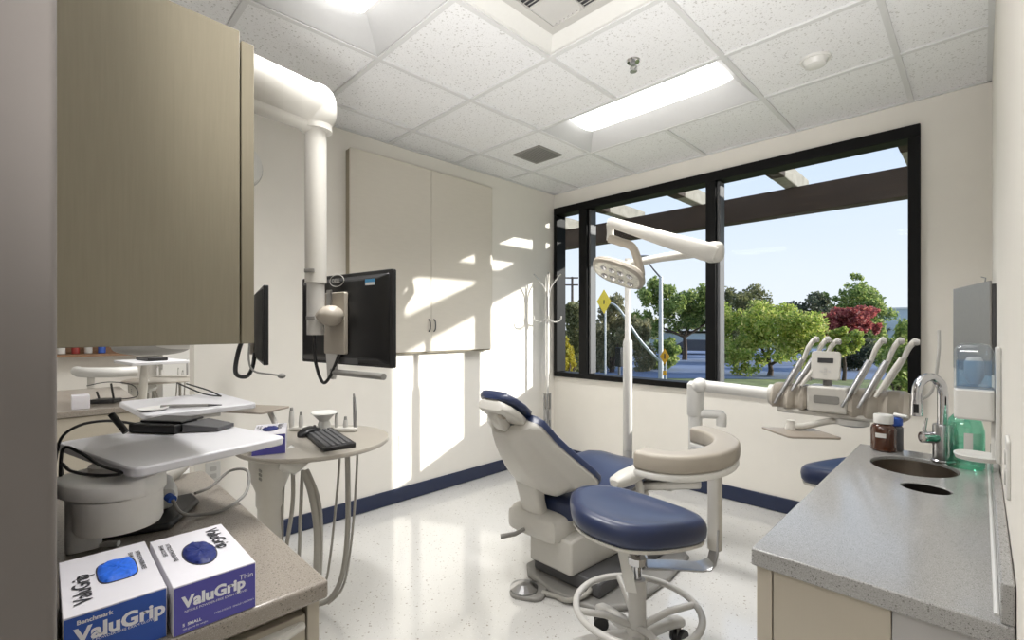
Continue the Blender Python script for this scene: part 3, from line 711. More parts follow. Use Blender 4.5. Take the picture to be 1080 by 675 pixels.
# monitor seen from behind: from (-2.0,.765) to (-1.44,.852)
mc = V((-1.718, 0.808, 1.293)); mu = V((0.56, 0.087, 0)).normalized(); mn = V((mu.y, -mu.x, 0))   # mn points to the camera side
tilt = Matrix.Rotation(math.radians(2), 4, mu)
def monitor(mc, mu, mn, label, logo=True, w=0.285, h=0.172):
    t = thing('computer_monitor', label, 'monitor', mc)
    TM = frame(mc, mu, (0, 0, 1))            # z axis = mu x up = towards mn
    obj('screen', G().prism(rrect(-w, w, -h, h, 0.006), -0.02, 0.0, TM), M['black'], t, bevel=0.003)
    obj('back_cover', G().loft([[TM @ V(p) for p in ((-w + 0.012, -h + 0.01, 0.0), (w - 0.012, -h + 0.01, 0.0), (w - 0.012, h - 0.012, 0.0), (-w + 0.012, h - 0.012, 0.0))],
                               [TM @ V(p) for p in ((-w + 0.05, -h + 0.03, 0.024), (w - 0.05, -h + 0.03, 0.024), (w - 0.05, h - 0.03, 0.024), (-w + 0.05, h - 0.03, 0.024))]]), M['black'], t, bevel=0.004)
    obj('vesa_plate', G().prism(rrect(-0.06, 0.07, -0.13, 0.10, 0.008), 0.025, 0.042, TM), M['greige'], t, bevel=0.003)
    if logo:
        g = G().tube([TM @ V((0.045 * math.cos(a) - 0.0, 0.145 + 0.022 * math.sin(a), 0.0265)) for a in [2 * PI * k / 32 for k in range(32)]], 0.0014, 6, closed=True)
        obj('emblem_ring', g, M['lightgrey'], t)
        lettering([('DELL', -0.03, 0.138, 0.022, 0.0004)], M['lightgrey'], t, frame(TM @ V((0, 0, 0.0262)), mu, (0, 0, 1)))
        s = obj('sticker', G().prism(rrect(0.17, 0.225, 0.118, 0.14, 0.002), 0.0252, 0.0257, TM), M['sticker'], t)
        obj('sticker_band', G().prism(rrect(0.172, 0.223, 0.118, 0.128, 0.002), 0.0258, 0.0262, TM), M['white'], s)
        obj('lower_port_cover', G().prism(rrect(-0.02, 0.12, -0.165, -0.13, 0.004), 0.018, 0.022, TM), M['darkgrey'], t)
    return t, TM
t, TM = monitor(mc, mu, mn, 'black monitor seen from behind, hanging on the white drop pole')
b = obj('swivel_ball', G().sell((-1.675, 0.742, 1.305), (0.047, 0, 0), (0, 0.047, 0), (0, 0, 0.038)), M['greige'], t)
obj('ball_neck', G().cyl((px, py, 1.305), (-1.675, 0.742, 1.305), 0.027), M['greige'], t)
obj('bracket_strip', G().prism(rrect(-0.035, -0.005, 0.0, 0.11, 0.003), 0.0425, 0.047, TM), M['steel'], t)
obj('bracket_stem', G().prism([(-0.05, -0.13), (0.02, -0.13), (0.01, -0.19), (0.0, -0.225), (-0.04, -0.225)], 0.03, 0.04, TM), M['lightgrey'], t)
obj('handle_bar', G().tube([TM @ V((-0.02, -0.19, 0.035)), TM @ V((0.0, -0.198, 0.035)), TM @ V((0.285, -0.198, 0.035))], [0.008, 0.0115, 0.0115], 14), M['midgrey'], t)
obj('cable', G().tube([TM @ V((-0.095, -0.04, 0.06)), TM @ V((-0.09, -0.15, 0.06)), TM @ V((-0.06, -0.235, 0.05)), TM @ V((-0.02, -0.22, 0.045)), TM @ V((0.03, -0.13, 0.035)), TM @ V((0.05, -0.09, 0.03))], 0.006, 10, smooth=8), M['black'], t)
# second monitor, seen edge on
mc2 = V((-2.36, 0.708, 1.272)); mu2 = V((0.955, -0.225, 0)).normalized(); mn2 = V((mu2.y, -mu2.x, 0))
t, TM = monitor(mc2, mu2, mn2, 'black monitor seen almost edge-on beside the upper cabinet', False, 0.25, 0.168)
obj('support_arm', G().tube([TM @ V((0.0, -0.01, 0.04)), TM @ V((0.05, -0.01, 0.12)), (-1.9, 0.30, 1.27), (-1.62, 0.25, 1.27), (-1.51, 0.24, 1.27)], 0.018, 12, smooth=6), M['greige'], t)
obj('cable', G().tube([(-2.13, 0.585, 1.24), (-2.13, 0.56, 1.16), (-2.16, 0.56, 1.075), (-2.2, 0.61, 1.055), (-2.24, 0.645, 1.09), (-2.26, 0.66, 1.15)], 0.0085, 10, smooth=8), M['black'], t)
hb = obj('handle_rod', G().tube([(-2.15, 0.61, 1.22), (-2.15, 0.605, 1.13), (-2.15, 0.625, 1.08), (-2.10, 0.68, 1.066), (-2.06, 0.70, 1.063)], 0.004, 8, smooth=6), M['midgrey'], t)
obj('knob', G().sell((-2.055, 0.702, 1.061), (0.016, 0, 0), (0, 0.016, 0), (0, 0, 0.011)), M['midgrey'], hb)
t = thing('wall_drum', 'round white wall-mounted housing peeping out beside the upper cabinet', 'wall fixture', (XL, 0.80, 1.97))
RX = Matrix.Rotation(PI / 2, 4, 'Y')
obj('drum', G().lathe([(0.125, 0.0), (0.13, 0.02), (0.12, 0.05), (0.08, 0.065), (0.01, 0.07)], (XL, 0.775, 2.18), 36, RX), M['white'], t)
obj('back_ring', G().lathe([(0.135, 0.0), (0.135, 0.012), (0.126, 0.014)], (XL, 0.775, 2.18), 36, RX), M['lightgrey'], t)

# ------------------------------------------------------------------ dental chair
CX = -1.53
t = thing('dental_chair', 'reclined navy dental chair with cream shell and floor base', 'dental chair', (CX, 2.1, 0))
CH = t
obj('base_plate', G().prism([(-1.69, 1.80), (-1.62, 1.73), (-1.42, 1.69), (-1.20, 1.72), (-1.10, 1.85), (-1.09, 2.2), (-1.12, 2.48), (-1.2, 2.56), (-1.5, 2.6), (-1.7, 2.5)], 0, 0.03), M['midgrey'], t, bevel=0.014, seg=3)
obj('base_riser', G().box(-1.62, -1.22, 1.78, 2.4, 0.03, 0.1), M['darkgrey'], t, bevel=0.01)
obj('lift_cover', G().loft([[V(p) for p in ((-1.61, 1.735, 0.10), (-1.345, 1.735, 0.10), (-1.345, 1.735, 0.26), (-1.61, 1.735, 0.26))],
                           [V(p) for p in ((-1.61, 2.38, 0.10), (-1.30, 2.38, 0.10), (-1.30, 2.38, 0.36), (-1.61, 2.38, 0.36))]]), M['cream'], t, bevel=0.012, seg=3)
g = G()
R = []
for y, hw, z0, z1 in ((1.685, 0.12, 0.262, 0.325), (1.70, 0.155, 0.235, 0.345), (1.75, 0.168, 0.225, 0.36), (1.95, 0.175, 0.225, 0.365), (2.15, 0.17, 0.24, 0.37), (2.3, 0.15, 0.27, 0.38)):
    R.append(sring((CX - 0.04, y, (z0 + z1) / 2), (1, 0, 0), (0, 0, 1), hw, (z1 - z0) / 2, 0.35, 32))
obj('carriage', G().loft(R), M['cream'], t)
obj('release_lever', G().tube([(-1.60, 1.70, 0.265), (-1.61, 1.63, 0.255), (-1.655, 1.575, 0.245)], [0.009, 0.011, 0.012], 10), M['midgrey'], t)
# back bracket
R = []
for y, z, hx, hy in ((1.745, 0.34, 0.068, 0.035), (1.72, 0.42, 0.068, 0.035), (1.70, 0.50, 0.075, 0.038), (1.69, 0.58, 0.085, 0.035), (1.70, 0.64, 0.08, 0.02)):
    R.append(sring((CX - 0.05, y, z), (1, 0, 0), (0, 1, 0), hx, hy, 0.5, 24))
obj('back_bracket', G().loft(R), M['cream'], t)
# backrest shell + cushion
B0, B1 = V((CX, 1.835, 0.465)), V((CX, 1.495, 0.822))
bd = (B1 - B0).normalized(); bn = V((0, -bd.z, bd.y)) * -1
bn = V((0, bd.z, -bd.y))            # towards the front of the chair
prof = [(-0.04, 0.10), (0.0, 0.15), (0.06, 0.185), (0.11, 0.25), (0.16, 0.288), (0.22, 0.298), (0.30, 0.288), (0.45, 0.252), (0.6, 0.216), (0.75, 0.19), (0.87, 0.182), (0.95, 0.176), (0.99, 0.155), (1.01, 0.11)]
Lb = (B1 - B0).length
def backring(f, w, front, back, hump, n=96):
    """closed ring across the back: flat-ish front and a humped rear"""
    c = B0 + bd * (Lb * f)
    out = []
    for k in range(n):
        a = 2 * PI * k / n; s, co = math.sin(a), math.cos(a)
        x = math.copysign(abs(co) ** 0.55, co)
        if s >= 0: dz = front * (s ** 0.4)
        else: ax = min(1, max(0, (abs(x) - 0.3) / 0.32)); dz = -back * (abs(s) ** 0.45) - hump * (1 - ax * ax * (3 - 2 * ax)) - 0.02 * (1 - x * x)
        cup = 0.035 * x * x                  # wings curl forward
        out.append(c + V((w * x, 0, 0)) + bn * (dz + cup))
    return out
R = []
for f, w in prof:
    hump = 0.075 * math.sin(PI * min(1, max(0, (f + 0.05) / 1.1))) ** 0.7
    R.append(backring(f, w, 0.012, 0.02, hump))
obj('backrest_shell', G().loft(R), M['cream'], t)
R = []
for f, w in prof:
    c = backring(f, w * 1.0 + 0.005, 0.052, -0.010, 0)
    R.append(c)
obj('backrest_cushion', G().loft(R), M['navy'], t)
# headrest
hp0, hp1 = V((CX + 0.01, 1.385, 0.952)), V((CX + 0.01, 1.56, 0.838))
hd = (hp1 - hp0).normalized(); hn = V((0, -hd.z, hd.y))
def padring(p0, d, nrm, f, L, w, t0, t1, e=0.55):
    c = p0 + d * (L * f)
    return sring(c + nrm * ((t0 + t1) / 2), (1, 0, 0), nrm, w, abs(t1 - t0) / 2, e, 32)
Lh = (hp1 - hp0).length
hf = [(0, 0.05), (0.05, 0.085), (0.2, 0.112), (0.5, 0.12), (0.8, 0.105), (0.95, 0.075), (1.0, 0.045)]
hr = obj('headrest_cushion', G().loft([padring(hp0, hd, hn, f, Lh, w, 0.0, 0.042 if 0.03 < f < 0.97 else 0.026) for f, w in hf]), M['navy'], t)
obj('headrest_shell', G().loft([padring(hp0, hd, hn, 0.04 + 0.92 * f, Lh, w * 0.93, (-0.045 if 0.03 < f < 0.97 else -0.02), 0.002) for f, w in hf]), M['cream'], t)
obj('headrest_stem', G().loft([sring(p, (1, 0, 0), q, 0.034, h, 0.5, 20) for p, q, h in ((V((CX, 1.42, 0.905)), (0, 0.9, 0.4), 0.02), (V((CX, 1.43, 0.875)), (0, 0.9, 0.4), 0.03), (V((CX, 1.46, 0.83)), (0, 0.8, 0.6), 0.026), (V((CX, 1.5, 0.785)), (0, 0.8, 0.6), 0.018))]), M['cream'], t)
obj('headrest_knob', G().cyl((CX + 0.02, 1.43, 0.88), (CX + 0.055, 1.43, 0.88), 0.02), M['greige'], t)
# seat and leg rest
sp = [(1.775, 0.40, 0.12, 0.05), (1.785, 0.415, 0.18, 0.085), (1.82, 0.43, 0.215, 0.10), (1.90, 0.445, 0.245, 0.10), (2.05, 0.468, 0.262, 0.10), (2.25, 0.488, 0.25, 0.10), (2.42, 0.492, 0.235, 0.10), (2.52, 0.472, 0.225, 0.095),
      (2.62, 0.425, 0.21, 0.085), (2.72, 0.368, 0.195, 0.075), (2.82, 0.315, 0.175, 0.065), (2.87, 0.29, 0.14, 0.05), (2.89, 0.28, 0.09, 0.03)]
R = []
for y, z, w, th in sp:
    n = 36; ring = []
    for k in range(n):
        a = 2 * PI * k / n; s, co = math.sin(a), math.cos(a)
        x = math.copysign(abs(co) ** 0.6, co)
        zz = z + (0.022 * x * x if 1.86 < y < 2.6 else 0) - th / 2 + th / 2 * math.copysign(abs(s) ** 0.55, s)
        ring.append(V((CX + w * x, y, zz)))
    R.append(ring)
obj('seat_cushion', G().loft(R), M['navy'], t)
R = []
for y, z, w, th in sp[2:]:
    R.append(sring((CX, y, z - th - 0.012), (1, 0, 0), (0, 0, 1), w * 0.86, 0.02, 0.5, 24))
obj('seat_pan', G().loft(R), M['cream'], t)
obj('seat_support', G().box(CX - 0.13, CX + 0.10, 1.8, 2.25, 0.33, 0.365), M['cream'], t, bevel=0.01)
for s, y0, nm in ((1, 1.86, 'armrest'), (-1, 1.9, 'armrest')):
    x = CX + s * 0.335
    g = G().loft([sring((x, y0 + 0.32 * f, 0.545 - (0.03 if s < 0 else 0) + 0.012 * f), (1, 0, 0), (0, 0, 1), w, h, 0.7, 20) for f, w, h in ((0, 0.02, 0.014), (0.05, 0.036, 0.026), (0.3, 0.045, 0.034), (0.8, 0.042, 0.032), (0.97, 0.03, 0.024), (1, 0.012, 0.01))])
    a = obj('armrest', g, M['cream'], t)
    obj('armrest_post', G().tube([(x, y0 + 0.2, 0.53 - (0.03 if s < 0 else 0)), (x, y0 + 0.21, 0.43), (CX + s * 0.12, y0 + 0.22, 0.348)], [0.018, 0.02, 0.02], 12, smooth=5), M['cream'], a)
# delivery mounting bar
def slab(c0, c1, w0, w1, z0a, z0b, z1a, z1b):
    d = (V(c1) - V(c0)).normalized(); n = V((-d.y, d.x, 0))
    a, b = V((c0[0], c0[1], 0)), V((c1[0], c1[1], 0))
    return G().loft([[a - n * w0 + V((0, 0, z0a)), a + n * w0 + V((0, 0, z0a)), a + n * w0 + V((0, 0, z0b)), a - n * w0 + V((0, 0, z0b))],
                     [b - n * w1 + V((0, 0, z1a)), b + n * w1 + V((0, 0, z1a)), b + n * w1 + V((0, 0, z1b)), b - n * w1 + V((0, 0, z1b))]])
obj('mounting_bar', slab((-1.45, 2.36), (-1.10, 2.57), 0.06, 0.055, 0.34, 0.385, 0.385, 0.432), M['cream'], t, bevel=0.01)
obj('mounting_bar_top', slab((-1.36, 2.41), (-1.085, 2.58), 0.075, 0.07, 0.418, 0.434, 0.436, 0.456), M['midgrey'], t, bevel=0.006)
# foot control
t = thing('foot_control', 'round silver foot control on the floor before the chair', 'foot pedal', (-1.535, 1.62, 0))
obj('base', G().prism(rrect(-0.07, 0.10, -0.07, 0.07, 0.05), 0, 0.02, Matrix.Translation((-1.535, 1.625, 0)) @ Matrix.Rotation(0.5, 4, 'Z')), M['midgrey'], t, bevel=0.006)
obj('disc', G().lathe([(0.066, 0.021), (0.068, 0.028), (0.03, 0.048), (0.004, 0.054)], (-1.54, 1.62, 0), 16), M['steel'], t, angle=8)
obj('hose', G().tube([(-1.46, 1.66, 0.018), (-1.40, 1.685, 0.014), (-1.33, 1.69, 0.02), (-1.27, 1.73, 0.05), (-1.27, 1.79, 0.06)], 0.011, 10, smooth=6), M['hose'], t)

# ------------------------------------------------------------------ operating light
lx, ly = -1.727, 2.857
t = thing('operating_light', 'cream dental operating light on a tall pole and jointed arms', 'dental light', (lx, ly, 0))
obj('pole', G().tube([(lx, ly, 0.42), (lx, ly, 1.17), (lx, ly, 1.19), (lx, ly, 1.74)], [0.032, 0.032, 0.02, 0.02], 20), M['lightgrey'], t)
obj('pole_foot', G().tube([(lx, ly, 0.42), (lx, ly - 0.02, 0.2), (-1.56, 2.5, 0.06), (-1.45, 2.4, 0.035)], [0.032, 0.03, 0.03, 0.03], 14, smooth=5), M['lightgrey'], t)
E2 = V((-1.085, 2.72, 1.685))
obj('lower_arm', G().tube([(lx, ly, 1.70), (-1.45, 2.80, 1.71), E2 + V((0, 0, 0.02))], [0.026, 0.026, 0.03], 16), M['cream'], t)
obj('elbow', G().sell(E2 + V((0, 0, 0.01)), (0.06, 0, 0), (0, 0.05, 0), (0, 0, 0.06), e1=0.7), M['cream'], t)
E3 = V((-1.75, 2.705, 1.965))
sd = (E3 - E2).normalized(); sn = V((0, 1, 0)); sw = sd.cross(sn).normalized()
obj('spring_arm', G().loft([sring(E2.lerp(E3, f) + V((0, -0.03, 0)), sn, sw, a, b, 0.6, 20) for f, a, b in ((-0.04, 0.02, 0.04), (0, 0.032, 0.052), (0.06, 0.034, 0.055), (0.3, 0.032, 0.048), (0.97, 0.026, 0.034), (1.02, 0.015, 0.02))]), M['cream'], t)
obj('knuckle', G().tube([E3 + V((0, -0.03, -0.01)), (-1.757, 2.69, 1.90), (-1.757, 2.69, 1.85)], [0.026, 0.024, 0.028], 14), M['cream'], t)
obj('yoke', G().tube([(-1.76, 2.685, 1.86), (-1.69, 2.70, 1.83), (-1.61, 2.715, 1.79), (-1.57, 2.72, 1.70), (-1.535, 2.70, 1.60), (-1.54, 2.67, 1.575)], [0.03, 0.027, 0.027, 0.027, 0.025, 0.02], 14, smooth=6), M['greige'], t)
hc = V((-1.645, 2.60, 1.605))
hnm = V((-0.16, -0.62, -0.80)).normalized()       # the lit face looks this way
ha = V((0.87, 0.25, -0.32)); ha = (ha - hnm * ha.dot(hnm)).normalized(); hb_ = hnm.cross(ha)
hd_ = obj('lamp_head', G().loft([sring(hc - hnm * z, ha, hb_, a, b, 0.75, 40) for z, a, b in ((-0.01, 0.165, 0.105), (0.0, 0.178, 0.116), (0.02, 0.18, 0.118), (0.045, 0.15, 0.095), (0.062, 0.10, 0.06), (0.066, 0.05, 0.03))]), M['greige'], t)
obj('lens_face', G().loft([sring(hc - hnm * z, ha, hb_, a, b, 0.75, 40) for z, a, b in ((-0.0105, 0.155, 0.096), (-0.015, 0.14, 0.085))]), M['ledface'], hd_)
for i in range(2):
    for j in range(4):
        c = hc + hnm * 0.016 + ha * (-0.09 + 0.06 * j) + hb_ * (-0.04 + 0.08 * i)
        obj('led_reflector', G().loft([sring(c + hnm * z, ha, hb_, r, r, 1, 16) for z, r in ((0, 0.022), (0.004, 0.019), (0.001, 0.012))]), M['chrome'], hd_)

# ------------------------------------------------------------------ delivery unit
dx, dy = -1.12, 2.555
t = thing('delivery_unit', 'dentist delivery unit with six handpieces on a white jointed arm', 'delivery unit', (dx, dy, 0.4))
obj('post', G().tube([(dx, dy, 0.46), (dx, dy, 0.93)], 0.036, 20), M['white'], t)
obj('post_collar', G().lathe([(0.04, 0.775), (0.043, 0.78), (0.043, 0.95), (0.03, 0.965)], (dx, dy, 0)), M['white'], t)
obj('shoulder', G().sell((dx + 0.03, dy - 0.01, 0.945), (0.042, 0, 0), (0, 0.05, 0), (0, 0, 0.042)), M['white'], t)
obj('arm', G().tube([(dx + 0.03, dy, 0.945), (-0.74, 2.615, 0.925)], [0.031, 0.031], 20), M['white'], t)
obj('cup_bracket', G().tube([(dx + 0.02, dy, 0.79), (dx + 0.10, dy + 0.03, 0.79), (dx + 0.125, dy + 0.04, 0.785), (dx + 0.125, dy + 0.04, 0.73)], [0.026, 0.024, 0.028, 0.026], 16, smooth=3), M['white'], t)
# head: three blocks along X, facing -Y
def dblock(x0, x1, y0, y1, zb, zt, m, name, dents):
    g = G()
    n = 13; rings = []
    for i in range(n):
        f = i / (n - 1); x = x0 + (x1 - x0) * f
        e = 0.012 * (1 - min(1, min(f, 1 - f) / 0.08))
        dent = 0
        for dc in dents: dent = max(dent, math.exp(-((f - dc) / 0.1) ** 2))
        fy = y0 + 0.035 * dent + e
        rings.append([V((x, fy + 0.01, zb + e)), V((x, fy, zb + 0.02 + e)), V((x, fy + 0.012, zb + (zt - zb) * 0.55)), V((x, fy + 0.035 + 0.02 * dent, zt - 0.01 - e)), V((x, fy + 0.06 + 0.02 * dent, zt - e)),
                      V((x, y1 - 0.02, zt - e)), V((x, y1, zt - 0.02)), V((x, y1, zb + 0.02)), V((x, y1 - 0.02, zb + e))])
    g.loft(rings)
    return obj(name, g, m, t)
dblock(-0.745, -0.585, 2.54, 2.68, 0.872, 0.985, M['greige'], 'left_holder_block', (0.28, 0.7))
dblock(-0.425, -0.215, 2.54, 2.68, 0.862, 0.985, M['greige'], 'right_holder_block', (0.22, 0.5, 0.8))
cb = obj('centre_panel', G().box(-0.584, -0.426, 2.548, 2.675, 0.87, 0.99), M['cream'], t, bevel=0.01, seg=3)
obj('grip_recess', G().prism(rrect(-0.05, 0.05, -0.018, 0.018, 0.008), 0.0, 0.002, frame((-0.505, 2.547, 0.93), (1, 0, 0), (0, 0, 1))), M['midgrey'], cb)
obj('underside', G().box(-0.72, -0.24, 2.57, 2.66, 0.845, 0.872), M['cream'], t, bevel=0.012)
obj('end_cap', G().cyl((-0.76, 2.615, 0.925), (-0.74, 2.615, 0.925), 0.05), M['cream'], t)
obj('side_tube', G().tube([(-0.215, 2.62, 0.93), (-0.19, 2.64, 0.95), (-0.145, 2.63, 1.0), (-0.125, 2.62, 1.15), (-0.125, 2.64, 1.25)], 0.006, 8, smooth=6), M['lightgrey'], t)
obj('hub', G().lathe([(0.05, 0.812), (0.066, 0.82), (0.068, 0.845)], (-0.42, 2.63, 0)), M['lightgrey'], t)
pan = obj('control_panel', G().prism(rrect(-0.058, 0.058, -0.068, 0.066, 0.014), 0, 0.018, frame((-0.515, 2.60, 1.083), (1, 0.05, 0), (0.06, 0.25, 1))), M['cream'], t, bevel=0.003)
obj('display', G().prism(rrect(-0.032, 0.03, 0.01, 0.033, 0.002), 0.0185, 0.0195, frame((-0.515, 2.60, 1.083), (1, 0.05, 0), (0.06, 0.25, 1))), M['black'], pan)
g = G()
for dxx, dzz in ((0, 0.014), (0, -0.014), (0.016, 0), (-0.016, 0), (0, 0)):
    g.prism(rrect(dxx - 0.006, dxx + 0.006, -0.03 + dzz - 0.005, -0.03 + dzz + 0.005, 0.002), 0.0185, 0.0195, frame((-0.515, 2.60, 1.083), (1, 0.05, 0), (0.06, 0.25, 1)))
obj('buttons', g, M['lightgrey'], pan)
obj('panel_neck', G().cyl((-0.515, 2.62, 0.98), (-0.515, 2.625, 1.03), 0.018), M['midgrey'], t)
def handpiece(xb, zb, xt, zt, steel):
    b, tp = V((xb, 2.545, zb)), V((xt, 2.66, zt))
    d = tp - b
    h = obj('handpiece', G().tube([b, b + d * 0.1, b + d * 0.5, b + d * 0.68], [0.006, 0.009, 0.0115, 0.010], 14), M['steel'] if steel else M['cream'], t)
    obj('whip_arm', G().tube([b + d * 0.12 + V((0.012, 0.022, 0.0)), b + d * 0.6 + V((0.008, 0.02, 0)), b + d * 0.86, tp + V((0.004, 0.01, -0.004)), tp + V((0.006, 0.022, -0.02))], [0.007, 0.009, 0.011, 0.0125, 0.009], 12, smooth=4), M['cream'], h)
    obj('joint_cap', G().cyl(tp + V((0.0, -0.018, -0.008)), tp + V((0.02, -0.018, -0.008)), 0.011, n=14), M['lightgrey'], h)
handpiece(-0.72, 0.89, -0.575, 1.213, True)
handpiece(-0.645, 0.96, -0.525, 1.213, True)
handpiece(-0.605, 0.985, -0.485, 1.205, False)
handpiece(-0.445, 0.905, -0.315, 1.213, True)
handpiece(-0.385, 0.908, -0.255, 1.212, True)
handpiece(-0.325, 0.96, -0.205, 1.208, False)
tr_ = obj('tray_arm', G().tube([(-0.42, 2.63, 0.83), (-0.50, 2.60, 0.825), (-0.58, 2.50, 0.805), (-0.625, 2.47, 0.803)], 0.015, 12, smooth=5), M['cream'], t)
obj('tray_knob', G().lathe([(0.024, 0.788), (0.024, 0.8), (0.018, 0.812), (0.018, 0.83)], (-0.63, 2.47, 0)), M['cream'], t)
it = obj('instrument_tray', G().prism([(-0.745, 2.44), (-0.735, 2.425), (-0.60, 2.31), (-0.58, 2.31), (-0.43, 2.43), (-0.43, 2.445), (-0.55, 2.56), (-0.57, 2.565)], 0.778, 0.787), M['brown_tray'], t, bevel=0.002)

# ------------------------------------------------------------------ stools
def stool(sx, sy, seat_top, label, with_arm, ang=0.0, group='rolling stools'):
    t = thing('rolling_stool', label, 'stool', (sx, sy, 0), group)
    # seat outline: egg with its nose along +x local
    T = Matrix.Translation((sx, sy, 0)) @ Matrix.Rotation(ang, 4, 'Z')
    def outline(s, z, tiltx=0.0, saddle=0.0, n=48):
        out = []
        for k in range(n):
            a = 2 * PI * k / n
            co, si = math.cos(a), math.sin(a)
            x = math.copysign(abs(co) ** 0.8, co) * 0.245; xn = x / 0.245; y = math.copysign(abs(si) ** 0.72, si) * (0.225 * (1 - 0.64 * max(0, (xn + 0.35) / 1.35) ** 1.15) * (1 - 0.12 * max(0, -xn)))
            zz = z - 0.032 * (x * s / 0.245) + saddle * ((x * s / 0.245) ** 2) * 0.02
            out.append(T @ V((x * s, y * s, zz)))
        return out
    z = seat_top
    ns = obj('seat', G().loft([outline(0.80, z - 0.085), outline(0.93, z - 0.08), outline(0.985, z - 0.06), outline(1.0, z - 0.035), outline(0.985, z - 0.014), outline(0.93, z), outline(0.82, z + 0.003), outline(0.6, z - 0.008), outline(0.35, z - 0.016), outline(0.1, z - 0.018)]), M['navy'], t, angle=70)
    obj('seat_shell', G().loft([outline(0.25, z - 0.122), outline(0.5, z - 0.114), outline(0.8, z - 0.1), outline(0.95, z - 0.088), outline(0.965, z - 0.076)]), M['cream'], t)
    obj('seat_mount', G().cyl((sx, sy, z - 0.125), (sx, sy, z - 0.10), 0.055), M['greige'], t)
    obj('gas_lift', G().cyl((sx, sy, 0.3), (sx, sy, z - 0.11), 0.0165), M['chrome'], t)
    obj('column', G().lathe([(0.032, 0.16), (0.032, 0.335), (0.028, 0.342)], (sx, sy, 0)), M['lightgrey'], t)
    obj('base_hub', G().lathe([(0.045, 0.085), (0.05, 0.10), (0.045, 0.14), (0.036, 0.17)], (sx, sy, 0)), M['lightgrey'], t)
    for k in range(5):
        a = math.radians(154) + (0 if with_arm else ang) + k * 2 * PI / 5
        c, s = math.cos(a), math.sin(a)
        lg = obj('leg', G().loft([sring((sx + c * d, sy + s * d, zc), (-s, c, 0), (0, 0, 1), w, h, 0.6, 16) for d, zc, w, h in ((0.03, 0.125, 0.022, 0.028), (0.1, 0.122, 0.021, 0.026), (0.2, 0.105, 0.02, 0.022), (0.265, 0.086, 0.021, 0.02), (0.285, 0.078, 0.014, 0.014))]), M['lightgrey'], t)
        cxx, cyy = sx + c * 0.262, sy + s * 0.262
        cs = obj('caster', G().cyl((cxx, cyy, 0.03), (cxx, cyy, 0.08), 0.0085, n=12), M['midgrey'], lg)
        for q in (-1, 1):
            wd = V((-0.6, 0.8, 0)) if k == 0 else V((-s, c, 0))
            w0 = V((cxx, cyy, 0.03)) + wd * (0.009 * q); w1 = V((cxx, cyy, 0.03)) + wd * (0.026 * q)
            cs = obj('wheel', G().cyl(w0, w1, 0.03, n=20), M['black'], lg, bevel=0.003)
    if with_arm:
        fr = obj('foot_ring', G().tube([(sx + 0.222 * math.cos(a), sy + 0.222 * math.sin(a), 0.235) for a in [2 * PI * k / 48 for k in range(48)]], 0.0125, 12, closed=True), M['lightgrey'], t)
        for k in range(4):
            a = math.radians(10) + k * PI / 2 + ang
            obj('spoke', G().tube([(sx + 0.03 * math.cos(a), sy + 0.03 * math.sin(a), 0.175), (sx + 0.12 * math.cos(a), sy + 0.12 * math.sin(a), 0.215), (sx + 0.215 * math.cos(a), sy + 0.215 * math.sin(a), 0.235)], 0.012, 10), M['lightgrey'], fr)
        obj('bracket_collar', G().lathe([(0.028, 0.395), (0.036, 0.40), (0.036, 0.425), (0.024, 0.435)], (sx, sy, 0)), M['chrome'], t)
        # flat chrome bar: out then up
        bx, by = -0.70, 1.765
        pts = [(sx + 0.02, sy + 0.02, 0.405), (sx + 0.1, sy + 0.115, 0.397), (-0.742, 1.72, 0.387), (-0.722, 1.742, 0.39), (-0.708, 1.757, 0.405), (-0.702, 1.763, 0.43), (-0.70, 1.765, 0.52)]
        dirv = V((-0.75, 0.66, 0)).normalized()
        rr = []
        for i, p in enumerate(pts):
            tn_ = (V(pts[min(i + 1, len(pts) - 1)]) - V(pts[max(i - 1, 0)])).normalized()
            nn = tn_.cross(dirv).normalized()
            rr.append(sring(V(p) - V((0, 0, 0.012 if p[2] < 0.41 else 0)), dirv, nn, 0.038 if i < 4 else 0.03, 0.0045, 0.5, 16))
        obj('support_bar', G().loft(rr), M['steel'], t)
        obj('support_post', G().loft([sring((-0.70, 1.765, z_), (1, 0, 0), (0, 1, 0), 0.024, 0.02, 0.6, 20) for z_ in (0.44, 0.8)]), M['cream'], t)
        ap = [V((-0.825, 1.435, 0.812)), V((-0.75, 1.44, 0.812)), V((-0.685, 1.475, 0.814)), V((-0.64, 1.55, 0.817)), V((-0.628, 1.64, 0.82)), V((-0.65, 1.745, 0.82)), V((-0.70, 1.82, 0.82)), V((-0.765, 1.87, 0.82)), V((-0.825, 1.89, 0.82))]
        ap, _ = spline(ap, 6)
        def along(pr):
            rings = []
            for i, p in enumerate(ap):
                tn_ = (ap[min(i + 1, len(ap) - 1)] - ap[max(i - 1, 0)]).normalized()
                sd_ = tn_.cross(V((0, 0, 1))).normalized()
                ef = 1.0 if 0 < i < len(ap) - 1 else 0.8
                hw, h0, h1 = pr
                rings.append(sring(p + V((0, 0, (h0 + h1) / 2)), sd_, (0, 0, 1), hw * ef, (h1 - h0) / 2 * ef, 0.38, 28))
            return rings
        ar = obj('body_support_pad', G().loft(along((0.045, -0.022, 0.04))), M['greige'], t)
        obj('body_support_rail', G().loft(along((0.042, -0.046, -0.02))), M['white'], t)
        tg = obj('paper_tag', G().loft([[V(p) for p in ((-0.955, 1.51, 0.43), (-0.912, 1.515, 0.44), (-0.912, 1.516, 0.44), (-0.955, 1.511, 0.43))],
                                       [V(p) for p in ((-0.915, 1.50, 0.30), (-0.872, 1.505, 0.31), (-0.872, 1.506, 0.31), (-0.915, 1.501, 0.30))]]), M['white'], t)
    return t
